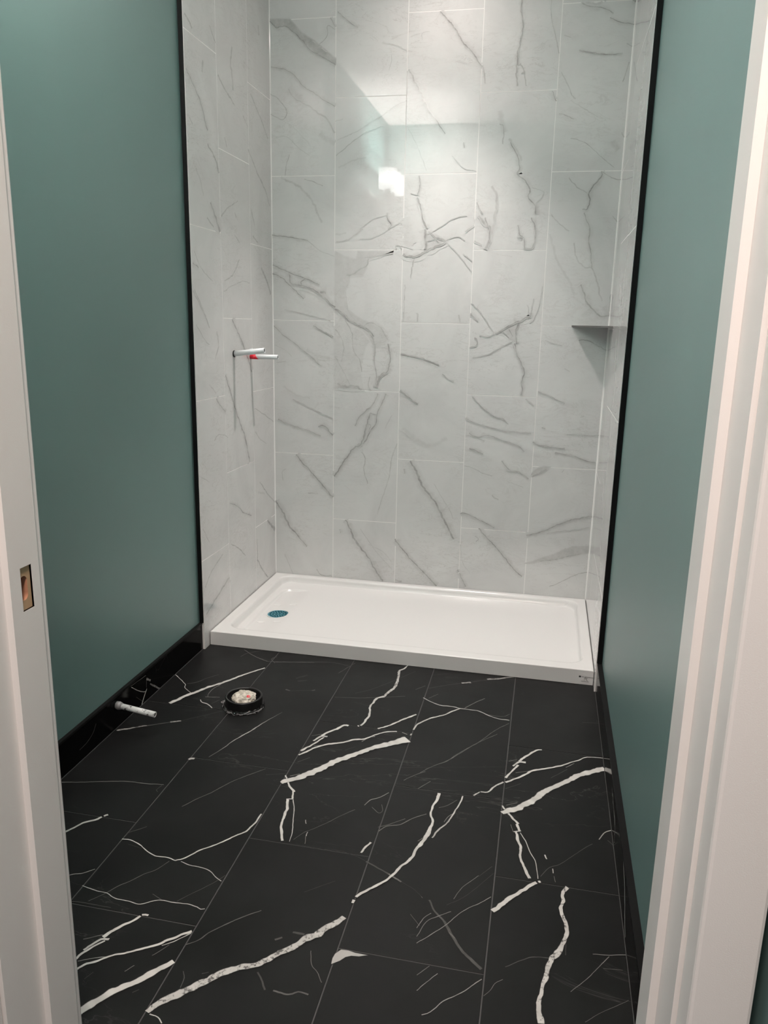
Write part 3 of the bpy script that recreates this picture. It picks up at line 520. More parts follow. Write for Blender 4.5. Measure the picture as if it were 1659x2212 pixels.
VEINS_K = '''
1 0|-1,2487,0.0,0.42 38,2485,0.0,0.42 89,2481,0.0,0.42 111,2461,0.0,0.42 140,2429,0.0,0.42 198,2395,0.0,0.42 242,2361,0.0,0.42 289,2325,0.0,0.42 290,2306,0.0,0.42 249,2330,0.0,0.42 205,2350,0.0,0.42 176,2374,0.0,0.42 140,2407,0.0,0.42 111,2433,0.0,0.42 81,2455,0.0,0.42 56,2464,0.0,0.42 34,2453,0.0,0.42 15,2469,0.0,0.42
0 0|-1,2486,1.7,0.55 19,2467,1.7,0.55 34,2453,1.6,0.55 45,2458,1.6,0.55 74,2456,1.6,0.55 111,2432,1.6,0.55 147,2400,1.7,0.55 183,2361,1.6,0.55 213,2347,1.6,0.55 249,2328,1.6,0.55 289,2304,1.6,0.55
0 0|140,2419,4.5,0.30 198,2385,4.5,0.30 249,2349,4.5,0.30
0 0|6,2307,1.6,0.40 50,2299,1.6,0.40 102,2278,1.7,0.40 146,2231,1.7,0.40 191,2204,1.7,0.40 249,2167,1.6,0.40 288,2146,1.6,0.40
0 0|83,2221,3.2,0.25 102,2191,3.1,0.25 139,2167,3.0,0.25 198,2132,3.0,0.25 250,2098,3.1,0.25 287,2042,3.2,0.25
0 0|87,2227,15.9,0.12 109,2194,15.5,0.12 146,2167,15.2,0.12
0 0|220,2040,10.2,0.10 250,2020,10.1,0.10 287,1999,10.1,0.10
0 0|0,2204,1.7,0.30 34,2186,1.7,0.30 71,2143,1.8,0.30 75,2120,1.9,0.30 52,2101,1.6,0.30 -1,2125,1.7,0.30
0 0|85,1960,1.9,0.30 73,1923,1.9,0.30 65,1876,1.9,0.30
0 0|25,2032,1.0,0.20 78,2030,1.0,0.20 123,1989,1.0,0.20 175,1955,1.0,0.20
0 0|209,2375,1.4,0.32 252,2414,1.4,0.32 256,2451,1.3,0.32 288,2437,1.2,0.32
0 0|266,2482,1.3,0.35 288,2447,1.3,0.35
0 0|46,1869,4.2,0.15 122,1834,4.2,0.15 183,1779,4.4,0.15 209,1730,4.5,0.15 232,1682,4.5,0.15
0 0|152,1861,1.7,0.30 190,1850,1.7,0.30 236,1833,1.7,0.30
0 0|0,1630,2.5,0.45 43,1626,2.1,0.45 105,1619,1.8,0.45 167,1607,1.4,0.45
0 0|167,1607,1.5,0.20 229,1563,1.4,0.20 290,1542,1.4,0.20
0 0|-2,1507,2.2,0.55 49,1484,2.2,0.55 104,1463,2.2,0.55 159,1445,2.2,0.55 221,1420,2.2,0.55
0 0|-2,1466,1.8,0.45 41,1452,1.9,0.45 96,1405,1.9,0.45 147,1359,1.9,0.45
0 0|81,1463,2.7,0.55 88,1427,2.8,0.55 135,1416,2.8,0.55 190,1399,2.9,0.55 233,1374,3.1,0.55 268,1342,3.2,0.55 295,1325,3.3,0.55
0 0|163,1446,1.8,0.50 135,1431,1.9,0.50 139,1416,2.0,0.50
0 0|225,1389,5.1,0.40 251,1385,5.1,0.40
0 0|56,1310,1.5,0.20 135,1296,1.5,0.20 284,1263,1.5,0.20
0 0|298,2502,1.9,0.38 348,2462,1.4,0.38 384,2439,0.9,0.38
0 0|488,2379,1.8,0.16 533,2371,1.8,0.16 590,2347,1.8,0.16
0 0|527,2331,1.4,0.20 526,2306,1.4,0.20 518,2275,1.4,0.20
0 0|298,2013,2.0,0.20 353,2034,2.0,0.20 397,2052,2.0,0.20 440,2077,2.0,0.20 483,2098,2.0,0.20 539,2135,2.0,0.20 595,2159,2.0,0.20
0 0|295,1952,1.8,0.30 346,1991,1.7,0.30 426,2042,1.7,0.30 498,2063,1.7,0.30
0 0|290,2088,1.3,0.25 323,2096,1.3,0.25
0 0|523,1721,1.5,0.40 527,1694,1.4,0.40 543,1674,1.5,0.40 528,1653,1.5,0.40
0 0|402,1654,1.1,0.18 461,1695,1.1,0.18 520,1711,1.0,0.18
0 0|594,1691,1.7,0.14 477,1626,1.8,0.14 403,1612,1.7,0.14
0 0|293,1633,3.5,0.12 342,1639,3.5,0.12
0 0|297,1602,2.1,0.20 350,1612,2.1,0.20 417,1654,2.1,0.20
0 0|589,1571,1.4,0.30 578,1588,1.4,0.30 563,1585,1.5,0.30 567,1571,1.5,0.30
0 0|303,1906,2.7,0.12 369,1931,2.7,0.12 427,1943,2.7,0.12
1 0|296,1561,0.0,0.20 328,1542,0.0,0.20 362,1532,0.0,0.20 389,1530,0.0,0.20 396,1560,0.0,0.20 441,1558,0.0,0.20 553,1559,0.0,0.20 494,1543,0.0,0.20 445,1532,0.0,0.20 432,1508,0.0,0.20 435,1494,0.0,0.20 420,1466,0.0,0.20 359,1462,0.0,0.20 356,1430,0.0,0.20 337,1394,0.0,0.20 339,1358,0.0,0.20 353,1315,0.0,0.20 384,1290,0.0,0.20 423,1269,0.0,0.20 461,1255,0.0,0.20 515,1227,0.0,0.20 537,1195,0.0,0.20 524,1166,0.0,0.20 478,1157,0.0,0.20 455,1193,0.0,0.20 423,1229,0.0,0.20 361,1257,0.0,0.20 315,1300,0.0,0.20 294,1314,0.0,0.20 294,1422,0.0,0.20 293,1493,0.0,0.20
0 0|445,1532,3.0,0.28 434,1501,2.9,0.28 404,1487,2.9,0.28 371,1465,2.9,0.28 344,1464,2.8,0.28
0 0|426,1536,1.8,0.25 479,1543,1.7,0.25 553,1556,1.7,0.25
0 0|294,1317,3.0,0.50 322,1303,3.0,0.50 354,1271,3.0,0.50 400,1250,2.9,0.50 446,1230,3.0,0.50 474,1201,3.0,0.50
0 0|341,1394,1.9,0.20 353,1315,1.9,0.20 392,1265,1.9,0.20
0 0|332,1301,3.0,0.32 363,1272,3.1,0.32 425,1244,3.2,0.32 460,1209,3.4,0.32 480,1151,3.3,0.32 477,1092,3.0,0.32 490,1025,2.7,0.32 483,980,2.3,0.32
1 0|292,1234,0.0,0.13 320,1279,0.0,0.13 363,1269,0.0,0.13 433,1241,0.0,0.13 460,1194,0.0,0.13 434,1157,0.0,0.13 421,1105,0.0,0.13 412,1045,0.0,0.13 429,959,0.0,0.13 374,960,0.0,0.13 295,962,0.0,0.13
0 0|410,1237,2.2,0.25 463,1260,2.2,0.25 509,1232,2.2,0.25 537,1189,2.3,0.25
1 0|432,1259,0.0,0.17 478,1266,0.0,0.17 517,1235,0.0,0.17 539,1196,0.0,0.17 537,1167,0.0,0.17 502,1188,0.0,0.17 464,1216,0.0,0.17
0 0|539,1171,3.0,0.55 550,1109,3.1,0.55 542,1057,3.1,0.55 532,1042,3.0,0.55 502,1018,3.0,0.55 487,976,3.1,0.55
0 0|542,1054,4.8,0.45 517,1040,4.9,0.45 498,1018,4.9,0.45
0 0|340,1272,2.3,0.30 371,1214,2.3,0.30 380,1141,2.3,0.30 412,1090,2.3,0.30 420,1045,2.3,0.30
0 0|294,1227,2.3,0.25 321,1198,2.3,0.25 333,1147,2.3,0.25 326,1087,2.3,0.25
0 0|307,989,5.0,0.30 343,975,4.9,0.30 382,980,4.9,0.30 421,964,5.0,0.30
0 0|459,1024,1.9,0.25 452,986,1.9,0.25 464,963,1.9,0.25
0 0|294,1109,2.0,0.25 334,1043,2.0,0.25 366,983,2.0,0.25
0 0|496,950,2.3,0.40 477,904,2.1,0.40 431,857,1.9,0.40 404,825,1.7,0.40 392,797,1.6,0.40
0 0|534,950,3.1,0.50 516,906,2.7,0.50 497,860,2.3,0.50 490,813,1.9,0.50 471,789,2.3,0.50 448,742,2.7,0.50 425,710,3.1,0.50
0 0|462,858,3.1,0.50 447,811,3.6,0.50 440,765,4.0,0.50 421,717,4.2,0.50 393,696,3.9,0.50 377,684,3.6,0.50 346,635,3.4,0.50 314,585,3.3,0.50 294,556,3.2,0.50
0 0|462,860,1.9,0.40 494,853,1.9,0.40
0 0|403,705,7.8,0.45 427,710,7.7,0.45
0 0|451,812,1.6,0.40 467,801,1.6,0.40 456,773,1.6,0.40
0 0|425,678,2.0,0.25 442,648,2.0,0.25 435,592,2.0,0.25 456,530,2.0,0.25
0 0|590,726,1.9,0.20 568,655,1.9,0.20 555,560,2.0,0.20 518,438,2.0,0.20 506,389,2.0,0.20
0 0|564,855,1.5,0.20 534,792,1.5,0.20
0 0|350,349,2.9,0.60 374,306,4.2,0.60 395,258,5.5,0.60 432,211,4.5,0.60 466,172,3.4,0.60 499,116,4.0,0.60 537,59,4.7,0.60
0 0|423,309,1.3,0.20 506,200,1.3,0.20 581,123,1.3,0.20
0 0|465,238,1.3,0.18 538,203,1.3,0.18 580,157,1.3,0.18
0 0|324,302,1.7,0.35 327,282,1.7,0.35
0 0|5,1239,2.0,0.35 48,1199,2.0,0.35 112,1156,1.9,0.35 160,1120,2.0,0.35 231,1062,2.0,0.35
0 0|192,1243,1.9,0.45 239,1218,1.9,0.45 286,1194,1.9,0.45
0 0|15,1074,1.5,0.20 63,1079,1.5,0.20
0 0|160,1135,8.5,0.11 208,1110,8.4,0.11 271,1100,8.3,0.11
0 0|94,908,2.0,0.28 151,883,2.0,0.28 216,855,2.0,0.28 284,827,2.0,0.28
0 0|20,812,2.0,0.38 85,787,2.0,0.38 159,767,2.0,0.38 228,743,2.0,0.38
0 0|216,785,2.7,0.40 240,794,2.8,0.40 264,772,2.8,0.40 286,750,2.8,0.40
0 0|46,964,4.0,0.10 111,928,3.9,0.10 175,915,3.9,0.10
0 0|108,650,3.4,0.60 134,619,3.0,0.60 175,577,2.7,0.60 224,524,2.8,0.60 266,478,3.3,0.60 290,449,3.8,0.60
0 0|4,420,3.9,0.60 32,376,4.5,0.60 57,332,5.0,0.60 73,300,4.6,0.60 115,253,3.2,0.60 159,202,1.8,0.60
0 0|42,521,1.7,0.25 38,561,1.6,0.25 55,578,1.6,0.25
0 0|166,467,2.0,0.22 216,467,2.0,0.22
0 0|47,154,1.3,0.20 72,97,1.3,0.20 89,55,1.3,0.20
0 0|208,91,1.8,0.28 233,64,1.8,0.28 284,64,1.7,0.28
0 0|599,1128,1.8,0.45 641,1122,1.8,0.45 686,1113,1.8,0.45 732,1099,1.8,0.45 770,1086,1.8,0.45
0 0|786,1046,1.8,0.35 809,1029,1.8,0.35 840,1015,1.8,0.35
0 0|599,969,1.9,0.42 639,937,1.9,0.42 681,909,1.9,0.42
0 0|612,796,7.7,0.08 730,725,7.7,0.08 820,760,7.6,0.08
0 0|655,650,3.9,0.58 679,607,4.8,0.58 704,553,5.3,0.58 737,508,4.4,0.58 769,471,4.3,0.58 802,418,5.0,0.58 836,356,4.8,0.58 870,294,4.4,0.58
0 0|627,611,1.6,0.40 630,588,1.6,0.40
0 0|767,549,1.2,0.20 849,421,1.2,0.20 862,390,1.2,0.20
0 0|592,273,3.7,0.60 635,219,3.1,0.60 693,158,2.5,0.60 751,105,3.1,0.60 796,59,3.8,0.60
0 0|592,74,3.4,0.30 631,67,3.4,0.30
0 0|723,2480,2.1,0.42 751,2455,2.3,0.42 786,2417,2.6,0.42 815,2373,2.8,0.42 858,2329,2.5,0.42 886,2291,2.2,0.42 904,2272,1.9,0.42
0 0|904,2279,3.0,0.30 912,2248,3.0,0.30 917,2211,3.0,0.30
0 0|602,2275,3.0,0.40 628,2227,3.3,0.40 654,2182,3.5,0.40 680,2131,3.2,0.40 717,2086,2.4,0.40 761,2027,1.6,0.40
0 0|654,2381,1.4,0.14 654,2405,1.4,0.14 684,2410,1.2,0.14
0 0|798,2298,2.4,0.10 839,2287,2.4,0.10
0 0|605,2050,1.4,0.14 642,1991,1.4,0.14 688,1886,1.4,0.14
0 0|840,1993,1.4,0.35 843,1971,1.4,0.35
0 0|792,1943,1.6,0.15 843,1897,1.6,0.15 892,1883,1.6,0.15
0 0|657,1867,1.8,0.40 662,1821,1.8,0.40 652,1791,1.8,0.40
0 0|623,1798,1.3,0.25 652,1791,1.3,0.25
0 0|652,1781,2.1,0.50 668,1741,2.1,0.50 681,1687,2.1,0.50 700,1656,2.1,0.50
0 0|689,1653,4.7,0.50 694,1612,4.7,0.50 692,1571,4.7,0.50
0 0|704,1643,3.1,0.50 734,1622,3.0,0.50 777,1605,3.2,0.50 742,1585,3.2,0.50 699,1564,3.2,0.50 656,1544,3.1,0.50 612,1544,3.1,0.50 599,1554,3.1,0.50
1 0|697,1639,0.0,0.25 737,1629,0.0,0.25 788,1607,0.0,0.25 742,1585,0.0,0.25 699,1564,0.0,0.25 687,1599,0.0,0.25
0 0|719,1633,1.4,0.45 749,1599,1.4,0.45
0 0|698,1605,1.4,0.40 734,1612,1.4,0.40
0 0|777,1605,1.7,0.30 813,1622,1.7,0.30 841,1620,1.7,0.30 863,1606,1.7,0.30
0 0|701,1633,1.4,0.30 768,1670,1.4,0.30 809,1696,1.4,0.30 866,1706,1.3,0.30
0 0|777,1605,1.7,0.25 830,1558,1.7,0.25 897,1483,1.7,0.25
0 0|858,1555,1.7,0.30 897,1524,1.7,0.30
0 0|649,1537,2.6,0.28 639,1509,2.6,0.28 633,1453,2.6,0.28
0 0|861,1643,3.1,0.20 899,1666,3.1,0.20
0 0|608,1425,2.2,0.20 607,1355,2.2,0.20 605,1269,2.3,0.20
0 0|664,1306,3.3,0.25 668,1270,3.3,0.25
0 0|848,1302,3.3,0.18 856,1270,3.3,0.18
0 0|601,1701,17.9,0.07 624,1633,18.2,0.07 611,1578,18.4,0.07
0 0|1046,2505,2.0,0.40 1045,2470,1.9,0.40 1055,2416,2.0,0.40 1046,2345,2.1,0.40 1041,2315,2.4,0.40 1041,2273,2.7,0.40
0 0|1054,2279,1.9,0.33 1068,2254,1.9,0.33 1082,2196,1.9,0.33
0 0|1041,2315,2.7,0.33 1039,2243,2.7,0.33 1047,2197,2.6,0.33
0 0|1044,2273,1.5,0.30 1061,2269,1.5,0.30 1069,2248,1.7,0.30 1059,2242,1.6,0.30
0 0|1160,2499,1.3,0.22 1164,2440,1.3,0.22 1185,2369,1.3,0.22 1202,2309,1.3,0.22
0 0|983,2109,10.0,0.13 993,2059,9.9,0.13 1008,2027,9.8,0.13
0 0|983,2059,2.2,0.30 1000,2046,2.3,0.30 1000,1983,2.4,0.30
0 0|1031,1989,1.9,0.45 1061,1938,2.1,0.45 1074,1893,2.4,0.45 1065,1867,2.5,0.45 1101,1841,2.6,0.45 1120,1802,2.6,0.45 1118,1776,2.5,0.45 1144,1744,2.4,0.45 1150,1711,2.4,0.45
0 0|1023,2002,4.5,0.15 1067,1944,4.5,0.15 1079,1918,4.6,0.15
0 0|1147,1750,1.4,0.22 1178,1795,1.3,0.22 1129,1815,1.3,0.22
0 0|1134,1698,2.3,0.35 1154,1645,2.4,0.35 1145,1579,2.5,0.35 1110,1576,2.4,0.35
0 0|1080,1669,1.7,0.50 1093,1626,1.7,0.50 1108,1619,1.7,0.50 1114,1579,1.7,0.50
0 0|1080,1619,1.3,0.40 1107,1620,1.3,0.40
0 0|1185,2174,1.6,0.38 1193,2155,1.6,0.38 1204,2137,1.5,0.38
0 0|915,1706,5.4,0.35 937,1679,5.3,0.35 963,1652,5.5,0.35 959,1599,5.7,0.35 950,1572,5.7,0.35
0 0|965,1823,4.7,0.20 988,1771,4.8,0.20 980,1672,4.9,0.20 965,1612,5.0,0.20
0 0|943,1699,2.1,0.50 964,1632,2.1,0.50 957,1579,2.1,0.50
0 0|905,1759,2.0,0.30 932,1712,2.0,0.30
0 0|902,1606,3.3,0.20 935,1589,3.3,0.20
0 0|901,1350,1.5,0.30 938,1318,1.5,0.30 970,1278,1.5,0.30 1006,1226,1.5,0.30
0 0|900,1309,1.8,0.40 934,1277,1.8,0.40
0 0|1009,1226,2.4,0.55 1043,1244,2.8,0.55 1078,1266,3.2,0.55 1113,1281,3.5,0.55 1135,1293,3.1,0.55 1156,1296,2.8,0.55 1157,1316,2.4,0.55
0 0|1110,1272,3.3,0.50 1102,1251,3.3,0.50 1098,1228,3.3,0.50 1103,1187,3.3,0.50
1 0|1020,1229,0.0,0.25 1055,1250,0.0,0.25 1113,1275,0.0,0.25 1106,1240,0.0,0.25 1103,1193,0.0,0.25 1076,1201,0.0,0.25 1057,1221,0.0,0.25
0 0|1044,1233,1.2,0.50 1069,1210,1.2,0.50
0 0|1067,1245,1.2,0.50 1087,1216,1.2,0.50
0 0|1006,1225,1.5,0.35 979,1211,1.5,0.35 943,1216,1.5,0.35
0 0|1094,1187,2.1,0.45 1109,1140,2.3,0.45 1136,1087,2.5,0.45 1144,1058,2.7,0.45 1134,1027,2.3,0.45 1139,998,1.9,0.45 1136,967,1.5,0.45
0 0|1089,1178,1.2,0.40 1100,1152,1.2,0.40 1111,1134,1.2,0.40
0 0|1088,1195,1.2,0.35 1047,1174,1.2,0.35 1012,1155,1.2,0.35 983,1136,1.2,0.35 917,1121,1.2,0.35
0 0|902,1164,2.1,0.30 933,1177,2.1,0.30 931,1201,2.1,0.30 922,1206,2.1,0.30
0 0|1145,1046,1.2,0.22 1163,1042,1.2,0.22
0 0|1146,1316,1.2,0.20 1141,1345,1.2,0.20
0 0|1170,1293,1.5,0.20 1190,1346,1.5,0.20 1197,1425,1.5,0.20
0 0|1155,1310,1.5,0.30 1164,1374,1.5,0.30
0 0|925,953,1.5,0.35 958,917,1.5,0.35 1002,882,1.5,0.35 1034,865,1.5,0.35 1065,860,1.5,0.35 1088,838,1.5,0.35
0 0|1157,951,3.0,0.25 1175,938,3.0,0.25 1195,921,3.0,0.25
0 0|897,856,1.2,0.35 943,836,1.2,0.35 1006,820,1.2,0.35 1068,808,1.2,0.35 1117,804,1.2,0.35 1190,801,1.2,0.35
0 0|917,791,1.9,0.42 952,774,1.9,0.42 995,783,1.9,0.42 1033,775,1.9,0.42
0 0|1033,775,1.6,0.35 1089,759,1.6,0.35 1133,746,1.5,0.35 1165,719,1.5,0.35
0 0|952,771,1.6,0.35 987,757,1.6,0.35
0 0|922,721,1.6,0.55 955,711,1.6,0.55 984,700,1.6,0.55
0 0|1069,673,2.2,0.38 1102,637,2.2,0.38 1152,624,2.2,0.38 1191,598,2.2,0.38
0 0|1090,633,3.2,0.20 1127,632,3.2,0.20
0 0|896,641,1.3,0.25 940,634,1.3,0.25 985,611,1.3,0.25 1030,601,1.3,0.25
0 0|1099,580,1.0,0.20 1169,558,1.0,0.20
0 0|893,417,1.6,0.45 921,419,1.7,0.45 977,396,1.6,0.45 1016,379,1.6,0.45 1052,362,1.6,0.45
0 0|1034,514,3.2,0.25 1048,499,3.2,0.25 1064,494,3.2,0.25
0 0|982,354,3.0,0.60 1019,313,2.7,0.60 1059,276,2.4,0.60 1100,233,2.4,0.60 1148,177,2.7,0.60 1190,140,3.0,0.60
0 0|899,277,1.0,0.20 916,184,1.0,0.20 950,139,1.0,0.20
0 0|893,148,2.3,0.60 913,109,2.3,0.60 934,68,2.4,0.60
0 0|965,316,1.3,0.30 985,304,1.3,0.30 972,290,1.3,0.30
0 0|1272,2484,2.2,0.40 1311,2468,2.3,0.40 1356,2463,2.2,0.40 1398,2440,2.2,0.40
0 0|1285,2484,3.4,0.20 1342,2475,3.5,0.20 1366,2488,3.7,0.20
0 0|1387,2426,1.7,0.42 1416,2411,1.7,0.42 1461,2403,1.7,0.42 1486,2396,1.7,0.42
0 0|1466,2483,2.5,0.40 1485,2473,2.5,0.40
0 0|1217,2373,1.1,0.25 1246,2363,1.1,0.25
0 0|1279,2317,1.2,0.38 1324,2307,1.9,0.38 1382,2298,2.0,0.38 1445,2300,1.2,0.38
0 0|1473,2268,1.6,0.28 1463,2233,1.6,0.28 1454,2198,1.6,0.28
0 0|1216,2242,2.1,0.22 1246,2193,2.2,0.22 1258,2162,2.1,0.22 1279,2143,2.1,0.22
0 0|1457,2333,1.4,0.30 1488,2320,1.4,0.30
0 0|1260,2138,1.5,0.15 1314,2106,1.5,0.15 1369,2074,1.5,0.15
0 0|1218,2090,1.5,0.33 1238,2087,1.5,0.33 1278,2069,1.5,0.33
0 0|1270,1997,1.2,0.28 1310,1989,1.2,0.28 1352,1963,1.2,0.28 1407,1918,1.2,0.28 1449,1886,1.2,0.28
0 0|1437,1986,10.5,0.14 1445,1967,10.5,0.14 1457,1949,10.4,0.14
0 0|1467,2016,2.1,0.25 1479,1997,2.1,0.25
0 0|1401,1873,2.0,0.50 1403,1853,2.4,0.50 1376,1818,2.7,0.50 1359,1793,3.0,0.50 1364,1767,2.7,0.50 1357,1729,2.4,0.50 1337,1729,1.9,0.50
0 0|1402,1872,1.5,0.33 1453,1843,1.5,0.33 1482,1841,1.6,0.33
0 0|1275,1851,1.9,0.25 1311,1813,1.9,0.25 1352,1790,1.9,0.25
0 0|1345,1716,2.3,0.35 1373,1651,2.6,0.35 1370,1606,3.0,0.35 1384,1560,2.6,0.35 1392,1500,2.3,0.35
0 0|1314,1599,2.6,0.22 1332,1533,2.6,0.22 1369,1500,2.6,0.22 1392,1500,2.6,0.22 1421,1434,2.6,0.22 1444,1367,2.7,0.22
0 0|1214,1711,1.9,0.22 1254,1671,1.9,0.22 1290,1645,1.9,0.22
0 0|1213,1632,4.7,0.10 1235,1566,4.7,0.10 1267,1499,4.6,0.10 1305,1446,4.6,0.10 1329,1392,4.7,0.10
0 0|1354,1433,3.3,0.38 1378,1380,3.3,0.38 1416,1326,3.3,0.38 1459,1306,3.4,0.38 1498,1327,3.5,0.38
0 0|1459,1703,1.6,0.28 1484,1677,1.6,0.28
0 0|1455,1347,11.2,0.14 1472,1313,11.2,0.14
0 0|1477,1327,2.0,0.30 1476,1381,2.0,0.30 1485,1401,2.1,0.30
0 0|1223,1202,1.2,0.30 1259,1191,1.2,0.30 1295,1183,1.2,0.30
0 0|1363,1205,2.0,0.30 1403,1206,2.0,0.30 1445,1184,2.0,0.30 1480,1168,2.0,0.30
0 0|1208,985,1.5,0.40 1257,969,1.5,0.40 1294,949,1.5,0.40 1324,938,1.5,0.40
0 0|1313,1087,1.7,0.25 1335,1075,1.7,0.25
0 0|1343,803,1.5,0.22 1387,808,1.5,0.22 1441,804,1.5,0.22 1487,807,1.5,0.22
0 0|1199,765,1.2,0.60 1224,754,1.7,0.60 1260,749,2.2,0.60 1303,741,1.7,0.60 1339,741,1.2,0.60
0 0|1298,720,2.2,0.38 1365,714,2.2,0.38 1395,707,2.1,0.38 1426,693,2.1,0.38 1474,687,2.1,0.38
0 0|1234,829,1.5,0.38 1250,825,1.5,0.38
0 0|1394,881,1.2,0.20 1411,887,1.2,0.20
1 0|1201,616,0.0,0.33 1213,631,0.0,0.33 1231,646,0.0,0.33 1257,656,0.0,0.33 1284,659,0.0,0.33 1261,641,0.0,0.33 1232,623,0.0,0.33
0 0|1201,612,1.6,0.40 1232,624,1.6,0.40 1267,644,1.6,0.40
0 0|1335,635,1.2,0.30 1343,648,1.2,0.30
0 0|1198,337,2.6,0.38 1238,350,2.5,0.38 1280,366,2.4,0.38 1316,388,2.2,0.38 1363,411,2.6,0.38 1410,430,2.9,0.38 1479,445,3.2,0.38
0 0|1287,353,1.6,0.18 1330,363,1.6,0.18 1420,380,1.6,0.18 1471,393,1.6,0.18
1 0|1198,203,0.0,0.34 1234,214,0.0,0.34 1264,230,0.0,0.34 1325,255,0.0,0.34 1360,277,0.0,0.34 1408,298,0.0,0.34 1484,307,0.0,0.34 1486,281,0.0,0.34 1453,272,0.0,0.34 1387,250,0.0,0.34 1327,230,0.0,0.34 1265,220,0.0,0.34 1234,209,0.0,0.34
0 0|1265,220,1.7,0.40 1327,232,1.6,0.40 1375,247,1.6,0.40 1423,263,1.6,0.40 1453,274,1.6,0.40
0 0|1317,103,1.6,0.33 1365,128,1.6,0.33 1412,159,1.6,0.33 1454,180,1.6,0.33 1490,186,1.6,0.33
0 0|8,1153,1.2,0.15 56,1132,1.2,0.15 88,1103,1.2,0.15
0 0|26,2111,1.0,0.12 101,2070,1.0,0.12 175,2001,1.0,0.12
'''
VEINS_L = '''
0 0|-817,2232,3.3,0.30 -781,2220,3.8,0.30 -763,2205,4.3,0.30
0 0|-819,2068,3.3,0.40 -758,2028,3.2,0.40 -708,1989,3.3,0.40 -678,1937,3.2,0.40 -658,1914,2.7,0.40
0 0|-618,2263,2.7,0.25 -591,2240,2.8,0.25 -564,2217,2.8,0.25
0 0|-683,2133,5.7,0.20 -693,2093,5.7,0.20
0 0|-415,2257,5.0,0.22 -435,2194,5.6,0.22 -421,2164,6.0,0.22 -416,2108,5.9,0.22
0 0|-556,2121,3.5,0.28 -497,2092,3.4,0.28 -403,2059,3.3,0.28
0 0|-319,2043,2.8,0.20 -267,2012,2.8,0.20
0 0|-662,1869,3.9,0.33 -592,1826,4.6,0.33 -572,1787,5.4,0.33
0 0|-135,2422,7.1,0.18 -127,2388,7.1,0.18
0 0|-233,2144,3.7,0.22 -113,2073,3.9,0.22 -34,2018,4.1,0.22
0 0|-271,1931,3.7,0.22 -181,1865,3.7,0.22 -84,1809,4.0,0.22 -24,1749,4.5,0.22
0 0|-766,1772,3.2,0.18 -729,1724,3.4,0.18 -711,1688,3.5,0.18
0 0|-655,1673,3.2,0.35 -613,1632,5.7,0.35 -574,1581,8.5,0.35
0 0|-688,1617,2.8,0.33 -631,1592,2.8,0.33
0 0|-559,1639,3.6,0.25 -493,1678,2.5,0.25 -390,1717,1.7,0.25
0 0|-427,1669,3.4,0.22 -408,1653,3.4,0.22
0 0|-820,1451,2.6,0.38 -773,1438,2.6,0.38
0 0|-803,1492,2.3,0.22 -752,1439,2.0,0.22 -653,1398,1.7,0.22
0 0|-814,1361,2.2,0.28 -762,1311,2.3,0.28 -709,1252,2.4,0.28
0 0|-386,1497,3.4,0.22 -459,1434,2.8,0.22 -544,1404,2.2,0.22
0 0|-554,1366,1.8,0.22 -479,1388,1.7,0.22 -355,1414,1.6,0.22 -281,1411,1.7,0.22
0 0|-233,1602,3.2,0.33 -175,1581,3.2,0.33
0 0|-140,1481,5.3,0.32 -59,1416,5.8,0.32 -28,1374,6.6,0.32
0 0|-470,1257,3.9,0.40 -421,1208,4.1,0.40 -370,1153,4.1,0.40 -325,1111,4.1,0.40
0 0|-628,1216,3.8,0.25 -616,1165,3.9,0.25 -652,1110,3.4,0.25
0 0|-806,1923,2.7,0.20 -781,1908,2.7,0.20
0 0|-508,1924,3.1,0.20 -487,1893,3.1,0.20
0 0|-246,1705,3.6,0.20 -211,1644,3.7,0.20
0 0|-432,1587,2.8,0.20 -382,1561,2.8,0.20
0 0|-826,1358,2.6,0.30 -735,1276,2.8,0.30 -695,1229,3.0,0.30
0 0|-809,1241,2.0,0.25 -742,1187,1.9,0.25 -700,1168,1.6,0.25
0 0|-477,1261,4.4,0.50 -419,1209,4.2,0.50 -368,1161,4.1,0.50 -315,1104,4.2,0.50 -275,1046,4.0,0.50
0 0|-558,1048,2.8,0.50 -505,965,3.4,0.50 -440,870,3.9,0.50 -371,778,4.9,0.50 -319,661,5.9,0.50
0 0|-653,962,4.4,0.40 -608,928,3.4,0.40 -563,901,2.3,0.40
0 0|-681,803,2.2,0.28 -648,821,1.5,0.28 -583,813,1.4,0.28 -550,798,1.6,0.28
0 0|-248,886,2.1,0.28 -124,844,2.2,0.28 -7,800,2.3,0.28
0 0|-243,783,2.9,0.22 -193,746,2.5,0.22 -108,711,2.3,0.22
0 0|-202,549,3.4,0.30 -117,485,3.3,0.30 -5,412,3.3,0.30
0 0|-550,528,1.8,0.40 -463,494,2.0,0.40 -408,456,2.0,0.40 -312,419,1.9,0.40
0 0|-225,507,4.6,0.14 -140,482,4.7,0.14
0 0|-112,347,4.7,0.45 -5,275,9.8,0.45
0 0|-544,351,1.9,0.33 -455,304,2.1,0.33 -391,256,2.4,0.33
0 0|-250,199,3.8,0.32 -199,143,3.6,0.32 -112,66,3.5,0.32
0 0|-246,293,4.2,0.22 -247,190,4.2,0.22
0 0|-632,333,3.0,0.28 -750,291,3.1,0.28 -808,248,3.5,0.28
0 0|-571,213,4.9,0.35 -642,193,4.9,0.35 -727,165,4.8,0.35 -809,138,4.7,0.35
0 0|-812,485,2.0,0.20 -757,416,2.1,0.20
0 0|-839,697,1.4,0.20 -739,652,1.4,0.20
0 0|-711,1020,1.8,0.20 -652,984,1.8,0.20
'''
